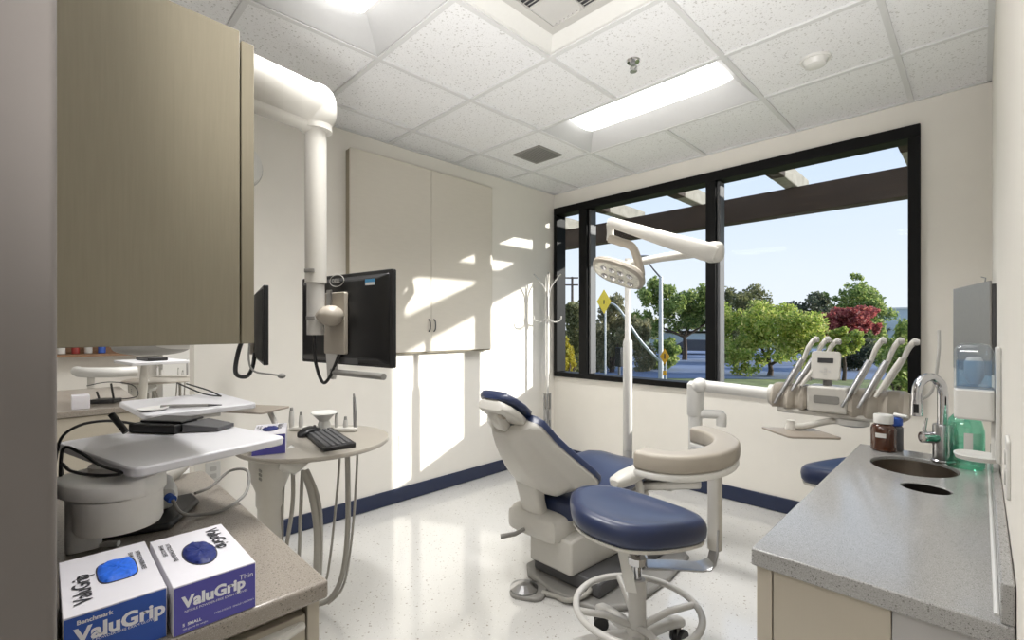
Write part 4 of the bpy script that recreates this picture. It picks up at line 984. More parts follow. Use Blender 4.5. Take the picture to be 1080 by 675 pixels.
stool(-0.892, 1.541, 0.605, 'navy stool with foot ring and curved body-support arm in front of the chair', True, math.radians(40))
stool(-0.435, 2.87, 0.575, 'navy stool mostly hidden behind the grey sink worktop', False, math.radians(200))

# ------------------------------------------------------------------ right sink counter
cx0, cx1, cy0, cy1, cz = -0.356, 0.038, 1.095, 2.40, 0.78
t = thing('sink_cabinet', 'beige base cabinet carrying the grey sink worktop', 'cabinet', (-0.15, 1.75, 0))
obj('carcass', G().box(-0.335, 0.036, 1.12, 2.385, 0.09, 0.63), M['beige'], t)
obj('plinth', G().box(-0.30, 0.03, 1.14, 2.37, 0, 0.09), M['black'], t)
obj('corner_stile', G().box(-0.348, -0.318, 1.106, 1.121, 0.0, 0.742), M['beige'], t, bevel=0.0015)
obj('end_panel', G().box(-0.316, -0.118, 1.108, 1.12, 0.0, 0.742), M['beige'], t, bevel=0.0015)
obj('end_filler_panel', G().box(-0.1165, 0.036, 1.108, 1.12, 0.0, 0.742), M['greyed'], t, bevel=0.0015)
for y0, y1 in ((1.125, 1.75), (1.754, 2.385)):
    d = obj('door', G().box(-0.352, -0.336, y0, y1, 0.1, 0.742), M['beige'], t, bevel=0.002)
    yh = y1 - 0.05 if y0 < 1.5 else y0 + 0.05
    obj('handle', G().tube([(-0.352, yh, 0.55), (-0.375, yh, 0.56), (-0.375, yh, 0.67), (-0.352, yh, 0.68)], 0.005, 8), M['steel'], d)
# worktop with an oval sink hole and a round waste hole
def holed_slab(x0, x1, y0, y1, z0, z1, holes):
    b = bmesh.new()
    loops = [[(x0, y0), (x1, y0), (x1, y1), (x0, y1)]] + [[(hx + rx_ * math.cos(-2 * PI * k / 40), hy + ry_ * math.sin(-2 * PI * k / 40)) for k in range(40)] for hx, hy, rx_, ry_ in holes]
    g = G(); bb = g.b
    edges = []; vl = []
    for lp in loops:
        vs = [bb.verts.new((x, y, z1)) for x, y in lp]; vl.append(vs)
        for i in range(len(vs)): edges.append(bb.edges.new((vs[i], vs[(i + 1) % len(vs)])))
    r = bmesh.ops.triangle_fill(bb, use_beauty=True, use_dissolve=False, edges=edges)
    top = [f for f in bb.faces]
    low = {}
    for vs in vl:
        for v in vs: low[v] = bb.verts.new((v.co.x, v.co.y, z0))
    for f in top: bb.faces.new([low[v] for v in f.verts][::-1])
    for vs in vl:
        for i in range(len(vs)):
            a_, b_ = vs[i], vs[(i + 1) % len(vs)]
            bb.faces.new((a_, b_, low[b_], low[a_]))
    b.free()
    return g
SK = (-0.168, 2.145, 0.118, 0.142); WH = (-0.117, 1.872, 0.058, 0.052)
t = thing('sink_worktop', 'grey speckled worktop with oval sink cutout and waste hole', 'worktop', (-0.16, 1.75, 0.743))
obj('slab', holed_slab(cx0, cx1, cy0, cy1, 0.743, cz, [SK, WH]), M['counter_lit'], t, bevel=0.003)
obj('backsplash', G().box(0.022, 0.0385, cy0 + 0.004, cy1, cz, cz + 0.068), M['counter_lit'], t, bevel=0.003)
obj('sealant_bead', G().tube([(0.0185, cy0 + 0.03, cz + 0.001), (0.0185, cy1 - 0.02, cz + 0.001)], 0.004, 8), M['white'], t)
g = G()
R = [[V((SK[0] + SK[2] * s * math.cos(2 * PI * k / 40), SK[1] + SK[3] * s * math.sin(2 * PI * k / 40), z)) for k in range(40)] for s, z in ((0.985, 0.768), (0.975, 0.768), (0.955, 0.70), (0.85, 0.655), (0.5, 0.64), (0.1, 0.636))]
g.loft(R, cap=False); g.b.faces.new(g.b.verts[-40:]) if False else None
sk = tag(obj('sink_basin', g, M['sink']), 'oval steel sink bowl set into the grey worktop', 'sink')
md = sk.modifiers.new('solid', 'SOLIDIFY'); md.thickness = 0.002
g = G()
g.lathe([(WH[3] - 0.0015, 0.777), (WH[3] - 0.0025, 0.777), (WH[3] - 0.004, 0.66), (0.01, 0.655)], (WH[0], WH[1], 0), 36, cap=False)
for v_ in g.b.verts: v_.co.x = WH[0] + (v_.co.x - WH[0]) * WH[2] / WH[3]
wb = tag(obj('waste_chute', g, M['darksteel']), 'small round steel waste hole in the worktop before the sink', 'waste chute')
md = wb.modifiers.new('solid', 'SOLIDIFY'); md.thickness = 0.002

# faucet
fx, fy = -0.098, 2.29
t = thing('faucet', 'chrome gooseneck faucet with single lever behind the sink', 'faucet', (fx, fy, cz))
obj('body', G().lathe([(0.034, cz), (0.034, cz + 0.004), (0.029, cz + 0.008), (0.029, cz + 0.128), (0.026, cz + 0.134)], (fx, fy, 0)), M['steel'], t)
go = V((-0.085, -0.085, 0))
sp_ = [(fx, fy, cz + 0.13), (fx, fy, cz + 0.235)]
for k in range(1, 10):
    a = PI * k / 9
    p = V((fx, fy, cz + 0.245)) + V((-0.5, -0.42, 0)).normalized() * (0.044 * (1 - math.cos(a))) + V((0, 0, 0.058 * math.sin(a)))
    sp_.append(tuple(p))
e = V(sp_[-1]); sp_.append(tuple(e + V((0, 0, -0.03))))
obj('gooseneck', G().tube(sp_, 0.0155, 18), M['chrome'], t)
e = V(sp_[-1])
obj('spray_head', G().tube([e + V((0, 0, 0.002)), e + V((0, 0, -0.05)), e + V((0, 0, -0.052))], [0.0175, 0.019, 0.015], 18), M['chrome'], t)
obj('spray_button', G().box(e.x - 0.007, e.x + 0.007, e.y - 0.0205, e.y - 0.015, e.z - 0.04, e.z - 0.008), M['black'], t)
k0 = V((fx, fy, cz + 0.085))
kd = V((-0.8, -0.6, 0)).normalized()
lv = obj('valve', G().cyl(k0 + kd * 0.02, k0 + kd * 0.068, 0.02), M['chrome'], t)
obj('lever', G().tube([k0 + kd * 0.055, k0 + kd * 0.06 + V((0, 0, 0.03)), k0 + kd * 0.052 + V((0, 0, 0.07))], [0.007, 0.006, 0.004], 10), M['chrome'], lv)

# bottles
bx, by = -0.272, 2.335
t = thing('amber_bottle', 'brown amber bottle with white cap standing beside the sink', 'bottle', (bx, by, cz))
obj('body', G().lathe([(0.036, cz + 0.0005), (0.041, cz + 0.005), (0.041, cz + 0.085), (0.036, cz + 0.098), (0.028, cz + 0.104), (0.028, cz + 0.108)], (bx, by, 0)), M['amber'], t)
obj('cap', G().lathe([(0.032, cz + 0.108), (0.032, cz + 0.138), (0.03, cz + 0.141)], (bx, by, 0)), M['white'], t)
lb = V((0.18, -0.98, 0))
g = G()
R = [[V((bx, by, z)) + V((0.0415 * math.cos(a), 0.0415 * math.sin(a), 0)) for a in [math.radians(-120 + 6 * k) for k in range(9)]] for z in (cz + 0.055, cz + 0.072)]
for i in range(8):
    vs = [g.b.verts.new(p) for p in (R[0][i], R[0][i + 1], R[1][i + 1], R[1][i])]; g.b.faces.new(vs)
obj('paper_label', g, M['white'], t)
t = thing('pump_bottle', 'dark bottle with blue neck and white pump, behind the amber bottle', 'bottle', (-0.235, 2.372, cz))
obj('body', G().lathe([(0.024, cz + 0.0005), (0.026, cz + 0.004), (0.026, cz + 0.09), (0.02, cz + 0.097)], (-0.24, 2.37, 0)), M['darkgrey'], t)
obj('blue_cap', G().lathe([(0.018, cz + 0.097), (0.024, cz + 0.10), (0.024, cz + 0.125), (0.016, cz + 0.13)], (-0.24, 2.37, 0)), M['blue_box'], t)
obj('pump_spout', G().tube([(-0.24, 2.37, cz + 0.13), (-0.24, 2.37, cz + 0.139), (-0.20, 2.345, cz + 0.139)], [0.008, 0.009, 0.006], 10), M['white'], t)
bx, by = -0.04, 2.25
t = thing('mouthwash_bottle', 'clear bottle of green liquid under the wall dispenser', 'bottle', (bx, by, cz))
obj('bottle', G().loft([sring((bx, by, z), (1, 0, 0), (0, 1, 0), a, a * 0.85, 0.75, 32) for z, a in ((cz + 0.0005, 0.045), (cz + 0.006, 0.05), (cz + 0.13, 0.05), (cz + 0.165, 0.042), (cz + 0.19, 0.022), (cz + 0.2, 0.018))]), M['aqua'], t)
obj('cap', G().lathe([(0.02, cz + 0.2), (0.02, cz + 0.225), (0.017, cz + 0.228)], (bx, by, 0)), M['black'], t)
R = [[V((bx, by, z)) + V((0.0515 * math.cos(a), 0.0445 * math.sin(a), 0)) for a in [math.radians(-92 + 7 * k) for k in range(9)]] for z in (cz + 0.035, cz + 0.125)]
g = G()
for i in range(8):
    vs = [g.b.verts.new(p) for p in (R[0][i], R[0][i + 1], R[1][i + 1], R[1][i])]; g.b.faces.new(vs)
obj('white_label', g, M['white'], t)
tag(obj('small_tube_bottle', G().lathe([(0.016, cz + 0.0005), (0.018, cz + 0.004), (0.018, cz + 0.10), (0.012, cz + 0.115), (0.012, cz + 0.14)], (-0.075, 2.345, 0)), M['white']), 'slim white bottle behind the green liquid bottle', 'bottle')

# soap dispenser on the right wall
t = thing('soap_dispenser', 'white wall soap dispenser with clear blue tank and drip tray', 'soap dispenser', (XR, 1.95, 0.87))
obj('back_plate', G().box(XR - 0.012, XR, 1.885, 2.005, 0.88, 1.205), M['white'], t, bevel=0.004)
obj('housing', G().prism(rrect(-0.058, 0.028, 1.89, 2.0, 0.014), 0.995, 1.084), M['white'], t, bevel=0.006)
tk = obj('tank', G().loft([rrz for rrz in [[V((x, y, z)) for x, y in rrect(-0.058 + e, 0.026 - e, 1.892 + e, 1.998 - e, 0.012)] for z, e in ((1.085, 0.0), (1.19, 0.0), (1.21, 0.008), (1.216, 0.02))]]), M['clearplastic'], t)
obj('blue_soap', G().prism(rrect(-0.053, 0.021, 1.897, 1.993, 0.01), 1.09, 1.165), M['bluegel'], tk)
obj('refill_neck', G().lathe([(0.012, 1.095), (0.022, 1.12), (0.022, 1.16), (0.014, 1.175)], (-0.015, 1.945, 0)), M['white'], tk)
obj('tray_stem', G().box(XR - 0.02, XR - 0.001, 1.925, 1.965, 0.88, 1.0), M['white'], t, bevel=0.004)
obj('drip_tray', G().loft([sring((-0.01, 1.945, z), (1, 0, 0), (0, 1, 0), a, b, 0.75, 32) for z, a, b in ((0.872, 0.03, 0.035), (0.876, 0.046, 0.05), (0.888, 0.05, 0.055), (0.89, 0.046, 0.05), (0.883, 0.035, 0.04))]), M['white'], t)

t = thing('paper_holder', 'flat grey wall-mounted paper holder above the soap dispenser', 'holder', (XR, 2.7, 1.12))
P0, P1 = V((0.022, 2.495, 0)), V((-0.091, 2.928, 0))
obj('front_panel', G().prism([(P0.x, P0.y), (P1.x, P1.y), (P1.x + 0.006, P1.y + 0.002), (P0.x + 0.006, P0.y + 0.002)], 1.08, 1.437), M['brochure'], t, bevel=0.002)
obj('side_wedge', G().prism([(P0.x + 0.007, P0.y + 0.006), (P1.x + 0.0065, P1.y - 0.005), (XR - 0.001, P1.y - 0.005), (XR - 0.001, P0.y + 0.006)], 1.085, 1.425), M['darkgrey'], t)
obj('wire_hook', G().tube([(0.01, 2.56, 1.437), (0.012, 2.555, 1.452), (0.0, 2.57, 1.458)], 0.002, 6), M['steel'], t)
outlet(XR, 1.35, 0.985, -1, 'white switch plate on the right wall above the worktop edge', 'wall switch', 'switch_plate')

# ------------------------------------------------------------------ neighbouring operatory, seen under the upper cabinet
t = thing('far_base_cabinet', 'beige cabinet in the next room under a taupe counter', 'cabinet', (-4.3, 0.2, 0))
obj('carcass', G().box(-5.0, -3.74, 0.02, 0.43, 0, 0.744), M['beige'], t, bevel=0.002)
obj('drawer', G().box(-3.738, -3.722, 0.03, 0.425, 0.55, 0.74), M['beige'], t, bevel=0.002)
obj('door', G().box(-3.738, -3.722, 0.03, 0.425, 0.05, 0.545), M['beige'], t, bevel=0.002)
tag(obj('far_worktop', G().box(-5.02, -3.70, 0.01, 0.45, 0.745, 0.78), M['counter'], bevel=0.004), 'taupe counter in the next room with a black router on it', 'worktop')
t = thing('router', 'small black router with two antennas on the far counter', 'router', (-4.0, 0.30, 0.78))
TRT = Matrix.Translation((-3.98, 0.285, 0.7805)) @ Matrix.Rotation(1.0, 4, 'Z')
obj('case', G().box(-0.07, 0.07, -0.045, 0.045, 0, 0.025, TRT), M['black'], t, bevel=0.004)
for q in (-0.05, 0.03):
    obj('antenna', G().tube([TRT @ V((q, 0.03, 0.02)), TRT @ V((q - 0.015, 0.03, 0.12 if q > 0 else 0.07))], 0.006, 8), M['black'], t)
obj('cable', G().tube([TRT @ V((0.06, 0.03, 0.015)), TRT @ V((0.15, 0.06, 0.03)), TRT @ V((0.10, 0.1, 0.10)), TRT @ V((-0.05, 0.12, 0.12)), TRT @ V((-0.16, 0.1, 0.1))], 0.003, 6, smooth=5), M['black'], t)
tag(obj('medicine_carton', G().box(-3.86, -3.76, 0.12, 0.20, 0.7805, 0.86), M['white_card'], bevel=0.002), 'small pale carton at the edge of the far counter', 'carton')
dup(AT, (-5.5, 0.63, 0), 'round side table standing in the next room', group='round side tables')
AT['group'] = 'round side tables'
t = thing('far_swing_tray', 'pale swing tray in the next room carrying a black keypad', 'tray', (-5.0, 0.6, 1.15))
TN = Matrix.Translation((-5.02, 0.66, 0.985)) @ Matrix.Rotation(math.radians(8), 4, 'Z')
obj('tray_top', G().prism(rrect(-0.26, 0.26, -0.2, 0.2, 0.02), -0.025, 0, TN), M['tray'], t, bevel=0.004)
obj('arm', G().tube([TN @ V((-0.1, 0, -0.02)), (-5.08, 0.62, 0.9), (-5.08, 0.60, 0.5), (-5.08, 0.60, 0.02)], 0.03, 12, smooth=5), M['cream'], t)
tag(obj('keypad', G().box(-0.16, 0.16, -0.07, 0.07, 0.0005, 0.03, TN), M['black'], bevel=0.006), 'black keypad lying on the tray in the next room', 'keypad')
t = thing('far_stool_arm', 'curved white body-support arm standing in the next room', 'stool', (-5.5, 0.35, 0))
ap = [V((-5.80, 0.22, 0.87)), V((-5.62, 0.24, 0.87)), V((-5.48, 0.33, 0.87)), V((-5.40, 0.46, 0.87)), V((-5.42, 0.60, 0.87))]
obj('pad', G().tube(ap, 0.045, 14, smooth=6), M['white'], t)
obj('post', G().cyl((-5.52, 0.30, 0.0), (-5.52, 0.30, 0.84), 0.025), M['cream'], t)
obj('foot', G().lathe([(0.2, 0), (0.2, 0.015), (0.05, 0.03)], (-5.52, 0.30, 0)), M['lightgrey'], t)
t = thing('far_lamp', 'grey dome-shaped dental light hanging in the next room', 'dental light', (-4.05, 0.56, 1.1))
obj('dome', G().sell((-4.02, 0.53, 1.135), (0.16, 0.16, 0), (-0.14, 0.14, 0), (0, 0, 0.06), e1=0.8), M['midgrey'], t)
obj('shroud', G().sell((-3.98, 0.58, 1.165), (0.27, 0.27, 0), (-0.12, 0.12, 0), (0, 0, 0.05), e1=0.7), M['lightgrey'], t)
obj('drop_pole', G().cyl((-4.05, 0.56, 1.19), (-4.05, 0.56, H - 0.012), 0.03), M['lightgrey'], t)
t = thing('far_shelf', 'brown wooden wall shelf in the next room holding small items', 'shelf', (-7.3, 0.1, 1.1))
obj('shelf_board', G().box(-7.6, -7.3, 0.05, 0.85, 0.93, 0.96), M['wood'], t)
obj('back_board', G().box(-7.6, -7.57, 0.05, 0.85, 0.96, 1.25), M['wood'], t)
for i, (y, h, m) in enumerate(((0.15, 0.12, 'white'), (0.27, 0.09, 'red'), (0.38, 0.14, 'lightgrey'), (0.5, 0.1, 'blue_box'))):
    tag(obj('jar', G().lathe([(0.03, 0.9605), (0.036, 0.965), (0.036, 0.96 + h * 0.8), (0.028, 0.96 + h)], (-7.42, y, 0), 16), M[m]), 'small %s jar on the brown shelf in the next room' % ('tall white', 'red', 'pale grey', 'blue', 'brown', 'short white')[i], 'jar')
t = thing('far_tall_cabinet', 'tall white cabinet against the far wall of the next room', 'cabinet', (-7.4, 1.3, 0))
obj('carcass', G().box(-7.55, -7.2, 1.05, 1.75, 0, 2.1), M['white'], t, bevel=0.003)
for y0 in (1.053, 1.402): obj('door', G().box(-7.2, -7.18, y0, y0 + 0.345, 0.05, 2.08), M['white'], t, bevel=0.003)

# ------------------------------------------------------------------ outdoors
GZ = -1.2
def D_(u, v, dep):
    s = math.sqrt(.5); r = (u - 540) / 495.0
    return V((s * (r - 1) * dep, s * (r + 1) * dep, 1.26 + (346 - v) / 495.0 * dep))
struct('ground', G().box(-140, 60, YW + 0.16, 180, GZ - 0.3, GZ), M['lawn'])
struct('road', G().prism([(-29, 5.8), (16, 45), (-7, 71), (-52, 32)], GZ, GZ + 0.02), M['asphalt'])

# pergola: dark beam and rafters under the eave
t = thing('pergola_beam', 'long dark timber pergola beam outside the window', 'beam', (-1.5, 4.2, 2.2))
obj('beam', G().box(-7, 3.2, 4.35, 4.48, 2.2, 2.415), M['beam'], t, bevel=0.008)
for i, x in enumerate((-0.33, -1.11, -1.90, -2.68, -3.46)):
    o = tag(obj('rafter', G().box(x - 0.05, x + 0.05, YW + 0.16, 4.02, 2.417, 2.55), M['beam'], bevel=0.006), 'dark timber rafter resting on the pergola beam', 'rafter', 'pergola rafters')
    o['label'] = ('dark rafter just visible at the upper right corner of the window', 'dark rafter with pale end seen through the wide right pane', 'dark rafter with pale end at the top of the middle pane',
                  'dark rafter with pale end seen at the left mullion', 'dark rafter beyond the narrow left pane')[i]
    obj('sunlit_end', G().box(x - 0.048, x + 0.048, 4.0205, 4.72, 2.418, 2.548), M['rafter_end'], o, bevel=0.008)  # paler length stands in for the sunlit stretch of the rafter
def leaves(blobs, n, size, seed):
    rnd = random.Random(seed)
    verts, faces = [], []
    tot = sum(b[3] * b[4] * b[5] for b in blobs)
    for (x, y, z, a, b, c) in blobs:
        k = int(n * (a * b * c) / tot)
        # sub-clumps give a lumpy crown
        clumps = []
        for _ in range(max(12, int(34 * (a * b * c / tot) ** 0.5))):
            u, v, w = rnd.gauss(0, 1), rnd.gauss(0, 1), rnd.gauss(0, 1)
            l = math.sqrt(u * u + v * v + w * w); rr = rnd.uniform(0.45, 0.92)
            clumps.append((x + a * rr * u / l, y + b * rr * v / l, z + c * rr * w / l))
        for _ in range(k):
            cx_, cy_, cz_ = rnd.choice(clumps)
            u, v, w = rnd.gauss(0, 1), rnd.gauss(0, 1), rnd.gauss(0, 1)
            l = math.sqrt(u * u + v * v + w * w) + 1e-6; rr = rnd.random() ** 0.5 * 0.30
            p = V((cx_ + a * rr * u / l, cy_ + b * rr * v / l, cz_ + c * rr * w / l))
            q = V((rnd.gauss(0, 1), rnd.gauss(0, 1), rnd.gauss(0, 1))).normalized()
            r2 = q.orthogonal().normalized(); s2 = q.cross(r2)
            an = rnd.random() * 6.28
            e1 = (r2 * math.cos(an) + s2 * math.sin(an)) * size * rnd.uniform(0.6, 1.2); e2 = q.cross(e1) * 0.6
            i = len(verts)
            verts += [p - e1, p - e2 * 0.9, p + e1, p + e2 * 0.9]
            faces.append((i, i + 1, i + 2, i + 3))
    me = bpy.data.meshes.new('foliage'); me.from_pydata([tuple(v) for v in verts], [], faces)
    return me

def tree(name, label, base, top_blobs, m, n, size, seed, trunk_r=0.12, forks=3):
    base = V((base.x, base.y, GZ))
    t = thing(name, label, 'tree', base, 'trees outside the window')
    me = leaves([b for b in top_blobs], n, size, seed)
    me.transform(Matrix.Translation(-base)); me.materials.append(m)
    o = bpy.data.objects.new('foliage', me); C.objects.link(o); o.parent = t
    rnd = random.Random(seed + 1)
    g = G()
    b0 = top_blobs[0]
    mid = V((base.x, base.y, GZ + (b0[2] - b0[5] - GZ) * 0.8 + 0.2))
    g.tube([base, base.lerp(mid, 0.5) + V((0.05, 0, 0)), mid], [trunk_r * 1.3, trunk_r, trunk_r * 0.8], 10)
    for k in range(forks):
        bb = top_blobs[k % len(top_blobs)]
        e = V((bb[0] + rnd.uniform(-.4, .4) * bb[3], bb[1] + rnd.uniform(-.4, .4) * bb[4], bb[2] + rnd.uniform(-.1, .5) * bb[5]))
        g.tube([mid - V((0, 0, 0.05)), mid.lerp(e, 0.5) + V((rnd.uniform(-.2, .2), rnd.uniform(-.2, .2), 0)), e], [trunk_r * 0.7, trunk_r * 0.45, trunk_r * 0.15], 8, smooth=4)
    obj('trunk', g, M['bark'], t)
    return t

def blob(u, v, dep, ru, rv, rd=None):
    """an ellipsoid of foliage standing at distance dep: radii given as seen angular sizes"""
    p = D_(u, v, dep); a = ru / 495.0 * dep; c = rv / 495.0 * dep
    return (p.x, p.y, p.z, a, a if rd is None else rd, c)
tree('leafy_tree', 'broad light green tree filling the lower left of the right pane', D_(812, 398, 24), [blob(818, 350, 24, 46, 36), blob(785, 342, 25, 34, 36), blob(845, 368, 23, 24, 24), blob(778, 372, 24, 22, 26), blob(805, 378, 23, 26, 18)], M['leaf_lime'], 15000, 0.105, 11)
tree('tall_tree', 'grey-green tree rising behind the light green one beside the mullion', D_(778, 390, 33), [blob(788, 326, 33, 32, 30), blob(764, 348, 33, 20, 42)], M['leaf_olive'], 8000, 0.14, 12)
tree('dark_tree', 'dark bare-looking tree between the green and the red one', D_(850, 385, 38), [blob(850, 336, 38, 24, 28), blob(866, 326, 38, 12, 16)], M['leaf_dark'], 5000, 0.15, 13)
tree('red_tree', 'red-leaved tree in the middle of the right pane', D_(895, 385, 30), [blob(900, 336, 30, 24, 16), blob(878, 340, 30, 18, 14), blob(915, 342, 30, 12, 12), blob(890, 346, 30, 22, 10)], M['leaf_red'], 9000, 0.12, 14)
tree('high_tree', 'tallest green tree rising behind the red-leaved tree', D_(910, 385, 42), [blob(908, 325, 42, 28, 24), blob(903, 302, 42, 10, 14), blob(916, 350, 42, 18, 24), blob(880, 318, 42, 14, 14)], M['leaf_green'], 9000, 0.16, 15)
tree('shrubby_tree', 'green bushy tree at the lower right corner of the window', D_(948, 410, 16), [blob(952, 384, 16, 22, 44), blob(938, 366, 17, 10, 14)], M['leaf_green'], 8000, 0.075, 16, 0.07)
tree('yellow_green_bush', 'yellow-green bushy tree below the red-leaved tree', D_(890, 385, 22), [blob(893, 360, 22, 16, 14), blob(880, 370, 22, 12, 12)], M['leaf_lime'], 3500, 0.09, 17, 0.07)
tree('dark_shrub', 'dark shrub behind the delivery unit handpieces', D_(905, 390, 27), [blob(905, 372, 27, 30, 17)], M['leaf_dark'], 4000, 0.11, 18, 0.06)
tree('spreading_tree', 'spreading green tree over the road in the middle pane', D_(722, 372, 36), [blob(718, 326, 36, 30, 26), blob(738, 326, 36, 22, 28), blob(692, 322, 36, 22, 26), blob(757, 335, 36, 14, 26), blob(680, 345, 36, 16, 20)], M['leaf_green'], 14000, 0.14, 19, 0.16, 5)
tree('street_tree', 'small green tree behind the amber sign', D_(702, 392, 28), [blob(704, 372, 28, 17, 15), blob(690, 380, 28, 12, 12)], M['leaf_green'], 4000, 0.11, 20, 0.07)
tree('hazy_tree', 'greyish dry tree behind the light pole in the middle pane', D_(645, 395, 26), [blob(648, 352, 26, 26, 38), blob(676, 366, 27, 18, 36), blob(630, 362, 26, 14, 36)], M['leaf_haze'], 15000, 0.11, 21)
tree('olive_tree', 'olive green tree in the narrow left pane', D_(600, 395, 22), [blob(604, 350, 22, 18, 36), blob(588, 345, 22, 12, 30), blob(600, 378, 22, 18, 20)], M['leaf_olive'], 9000, 0.10, 22)
tree('yellow_shrub', 'yellow shrub at the bottom of the narrow left pane', D_(597, 400, 13), [blob(596, 376, 13, 11, 20)], M['leaf_yellow'], 3500, 0.055, 23, 0.05)
rnd = random.Random(5)
for i, (u, dep) in enumerate(((668, 60), (740, 100), (905, 66))):
    tree('distant_tree', ('distant dull green tree behind the spreading tree', 'distant dull green tree past the central mullion', 'distant dull green tree beside the pale building')[i], D_(u, 362, dep), [blob(u, 346, dep, 32, 15)], M['leaf_olive'], 2600, 0.3, 40 + i, 0.25)

t = thing('pale_building', 'pale blue-grey building at the right edge of the window', 'building', D_(960, 350, 60))
pb = D_(962, 350, 60)
obj('wall', G().box(pb.x - 3.2, pb.x + 8, pb.y, pb.y + 6, GZ, 1.26 + 20 / 495 * 60), M['stucco'], t)
obj('roof_edge', G().box(pb.x - 3.3, pb.x + 8.1, pb.y - 0.1, pb.y + 6.1, 1.26 + 20 / 495 * 60, 1.26 + 22 / 495 * 60), M['white'], t)
t = thing('low_building', 'low pale house glimpsed beneath the spreading tree', 'building', D_(722, 355, 62))
lb_ = D_(722, 355, 62)
obj('wall', G().box(lb_.x - 5, lb_.x + 5, lb_.y, lb_.y + 5, GZ, 0.55), M['stucco'], t)
obj('roof', G().loft([[V((lb_.x - 5.3, lb_.y - 0.4, 0.9)), V((lb_.x + 5.3, lb_.y - 0.4, 0.9)), V((lb_.x + 5.3, lb_.y + 5.3, 0.55)), V((lb_.x - 5.3, lb_.y + 5.3, 0.55))],
                     [V((lb_.x - 4.5, lb_.y + 2, 1.1)), V((lb_.x + 4.5, lb_.y + 2, 1.1)), V((lb_.x + 4.5, lb_.y + 2.9, 1.1)), V((lb_.x - 4.5, lb_.y + 2.9, 1.1))]]), M['greige'], t)

# street furniture
sp0 = D_(697, 395, 20)
t = thing('street_light_pole', 'galvanised street pole with a curved mast arm over the road', 'street light', (sp0.x, sp0.y, GZ))
zt = 1.26 + (346 - 292) / 495 * 20
obj('pole', G().tube([(sp0.x, sp0.y, GZ), (sp0.x, sp0.y, zt)], [0.11, 0.075], 14), M['galv'], t)
obj('mast_arm', G().tube([D_(696, 381, 20), D_(676, 360, 20), D_(655, 329, 20), D_(645, 320, 20), D_(633, 318, 20)], [0.07, 0.065, 0.06, 0.05, 0.05], 12, smooth=6), M['galv'], t)
obj('lamp_arm', G().tube([D_(697, 293, 20), D_(690, 285, 20), D_(682, 275, 20)], [0.04, 0.035, 0.03], 10), M['darkgrey'], t)
obj('lamp_head', G().sell(D_(678, 271, 20), (0.3, 0.1, 0), (0, 0.15, 0), (0, 0, 0.08)), M['midgrey'], t)
cam_r = V((math.sqrt(.5), math.sqrt(.5), 0)); 
def diamond(name, u, v, dep, s, m, label, pole):
    c = D_(u, v, dep); T = frame(c, (0.8, 0.6, 0), (0, 0, 1))
    t = thing(name, label, 'road sign', (c.x, c.y, GZ))
    obj('sign_plate', G().prism([(0, -s * 1.75), (s, 0), (0, s * 1.75), (-s, 0)], -0.01, 0.01, T), m, t, bevel=0.004)
    if pole: obj('post', G().cyl((c.x + 0.02, c.y + 0.06, GZ), (c.x + 0.02, c.y + 0.06, c.z + s), 0.035, n=10), M['galv'], t)
    return t, T
t, T = diamond('warning_sign', 637, 318, 18, 0.27, M['yellow'], 'pale yellow diamond road sign near the mast arm', True)
obj('arrow_symbol', G().box(-0.02, 0.02, -0.1, 0.06, 0.0105, 0.014, T), M['ink'], t)
t, T = diamond('pedestrian_sign', 701, 376, 18, 0.18, M['orange'], 'amber diamond road sign low in the middle pane', True)
obj('figure_symbol', G().box(-0.025, 0.025, -0.09, 0.05, 0.0105, 0.014, T).sell(T @ V((0, 0.08, 0.012)), T.to_3x3() @ V((0.03, 0, 0)), T.to_3x3() @ V((0, 0.03, 0)), T.to_3x3() @ V((0, 0, 0.004)), 12, 6), M['ink'], t)
obj('lower_plate', G().prism(rrect(-0.07, 0.07, -0.72, -0.54, 0.02), -0.01, 0.01, T), M['orange'], t)
u0 = D_(603.5, 350, 60)
t = thing('utility_pole', 'distant timber utility pole with crossarms in the left pane', 'utility pole', (u0.x, u0.y, GZ))
zt = 1.26 + (346 - 292) / 495 * 60
obj('pole', G().tube([(u0.x, u0.y, GZ), (u0.x, u0.y, zt)], [0.2, 0.14], 10), M['pole_wood'], t)
for dz, hw in ((0.0, 0.9), (-0.9, 0.9)):
    obj('crossarm', G().box(-hw, hw, -0.08, 0.08, -0.09, 0.09, Matrix.Translation((u0.x, u0.y - 0.2, zt - 0.15 + dz)) @ Matrix.Rotation(0.78, 4, 'Z')), M['pole_wood'], t)
c0 = D_(653, 392, 22)
t = thing('traffic_signal', 'dark traffic signal post beside the light pole in the middle pane', 'traffic signal', (c0.x, c0.y, GZ))
obj('post', G().cyl((c0.x, c0.y, GZ), (c0.x, c0.y, 0.1), 0.06, n=10), M['darkgrey'], t)
obj('signal_head', G().box(c0.x - 0.15, c0.x + 0.15, c0.y - 0.12, c0.y + 0.12, -0.55, 0.35), M['black'], t, bevel=0.03)
# parked car under the spreading tree
k0 = D_(735, 366, 44)
t = thing('parked_car', 'dark car parked beyond the road under the spreading tree', 'car', (k0.x, k0.y, GZ))
TC = Matrix.Translation((k0.x, k0.y, GZ + 0.021)) @ Matrix.Rotation(0.5, 4, 'Z')
obj('body', G().loft([[TC @ V((x, y, z)) for x, z in ((-2.1, 0.35), (2.1, 0.35), (2.15, 0.7), (1.3, 0.85), (0.8, 1.35), (-1.0, 1.38), (-1.8, 0.95), (-2.15, 0.85))] for y in (-0.85, 0.85)]), M['darkgrey'], t, bevel=0.05)
for x in (-1.35, 1.35):
    for y in (-0.8, 0.8):
        obj('wheel', G().cyl(TC @ V((x, y - 0.1, 0.32)), TC @ V((x, y + 0.1, 0.32)), 0.32, n=18), M['black'], t)

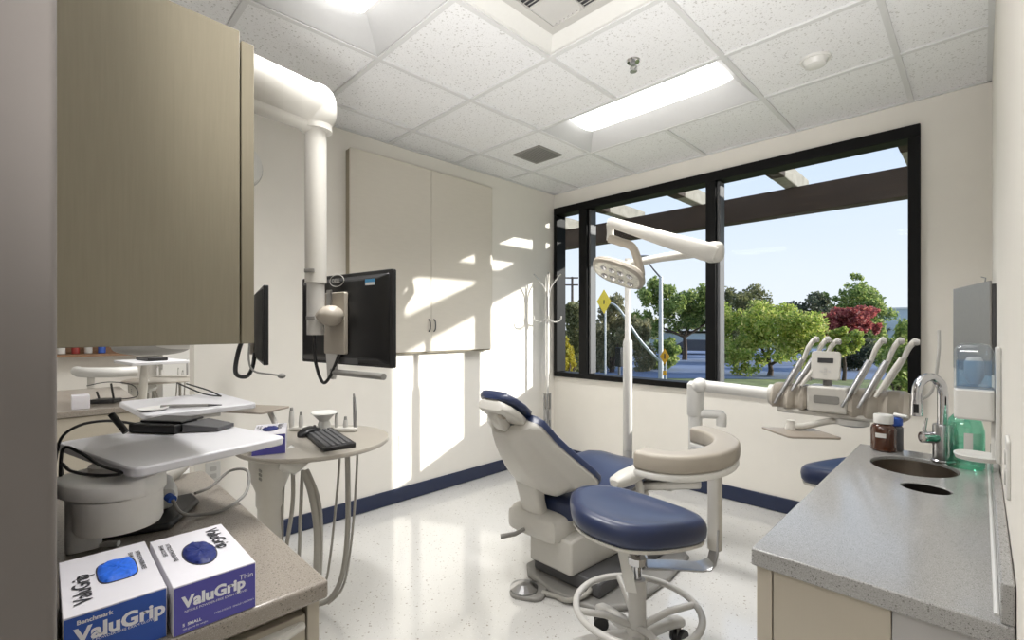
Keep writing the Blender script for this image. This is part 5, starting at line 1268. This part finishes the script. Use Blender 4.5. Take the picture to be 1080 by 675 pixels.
# ------------------------------------------------------------------ light
w = bpy.data.worlds.new('world'); bpy.context.scene.world = w; w.use_nodes = True
nt = w.node_tree; bg = nt.nodes['Background']
tc = nt.nodes.new('ShaderNodeTexCoord'); sx = nt.nodes.new('ShaderNodeSeparateXYZ'); rp = nt.nodes.new('ShaderNodeValToRGB')
nt.links.new(tc.outputs['Generated'], sx.inputs[0]); nt.links.new(sx.outputs['Z'], rp.inputs[0]); nt.links.new(rp.outputs[0], bg.inputs[0])
cr = rp.color_ramp
cr.elements[0].position = 0.0; cr.elements[0].color = (0.86, 0.90, 0.97, 1)
cr.elements[1].position = 0.55; cr.elements[1].color = (0.36, 0.52, 0.85, 1)
e = cr.elements.new(0.10); e.color = (0.80, 0.87, 0.98, 1)
e = cr.elements.new(0.28); e.color = (0.66, 0.78, 0.96, 1)
bg.inputs[1].default_value = 0.9

def light(kind, name, loc, energy, col=(1, 1, 1), **k):
    l = bpy.data.lights.new(name, kind); l.energy = energy; l.color = col
    for a, b in k.items(): setattr(l, a, b)
    o = bpy.data.objects.new(name, l); C.objects.link(o); o.location = loc
    return o
sun = light('SUN', 'sun', (5, 12, 6), 5.2, (1.0, 0.965, 0.91), angle=math.radians(0.7))
sd = V((-1.0, -0.71, -0.30))
sun.rotation_euler = sd.to_track_quat('-Z', 'Y').to_euler()
# added fill lights above the corridor and the next room (out of view)
for nm, x, y, en in (('corridor_lamp', -0.2, -1.0, 15), ('corridor_fill_b', -2.6, -1.3, 16), ('next_room_lamp', -4.6, 1.2, 34), ('next_room_fill_b', -5.2, 2.6, 22)):
    o = light('AREA', nm, (x, y, H - 0.02), en, (1, 0.985, 0.965), shape='RECTANGLE', size=1.2, size_y=0.6)

# added upward spot behind the camera, brightens the ceiling as fill
fl = light('SPOT', 'ceiling_fill_spot', (-0.12, -0.15, 1.0), 225, (1, 0.985, 0.97), spot_size=math.radians(84), spot_blend=1.0, shadow_soft_size=0.2)
fl.rotation_euler = (V((-0.75, 1.1, H)) - V((-0.12, -0.15, 1.0))).to_track_quat('-Z', 'Y').to_euler()

# ------------------------------------------------------------------ camera
cam = bpy.data.cameras.new('camera'); co = bpy.data.objects.new('camera', cam); C.objects.link(co)
co.location = (0, 0, 1.26); co.rotation_euler = (PI / 2, 0, PI / 4)
cam.sensor_fit = 'HORIZONTAL'; cam.sensor_width = 36.0; cam.lens = 495.0 / 1080 * 36
cam.shift_x = 0.0; cam.shift_y = (346 - 337.5) / 1080
cam.clip_start = 0.02; cam.clip_end = 500
sc = bpy.context.scene
sc.camera = co
sc.view_settings.view_transform = 'Standard'
sc.view_settings.look = 'None'
sc.view_settings.exposure = 0.3
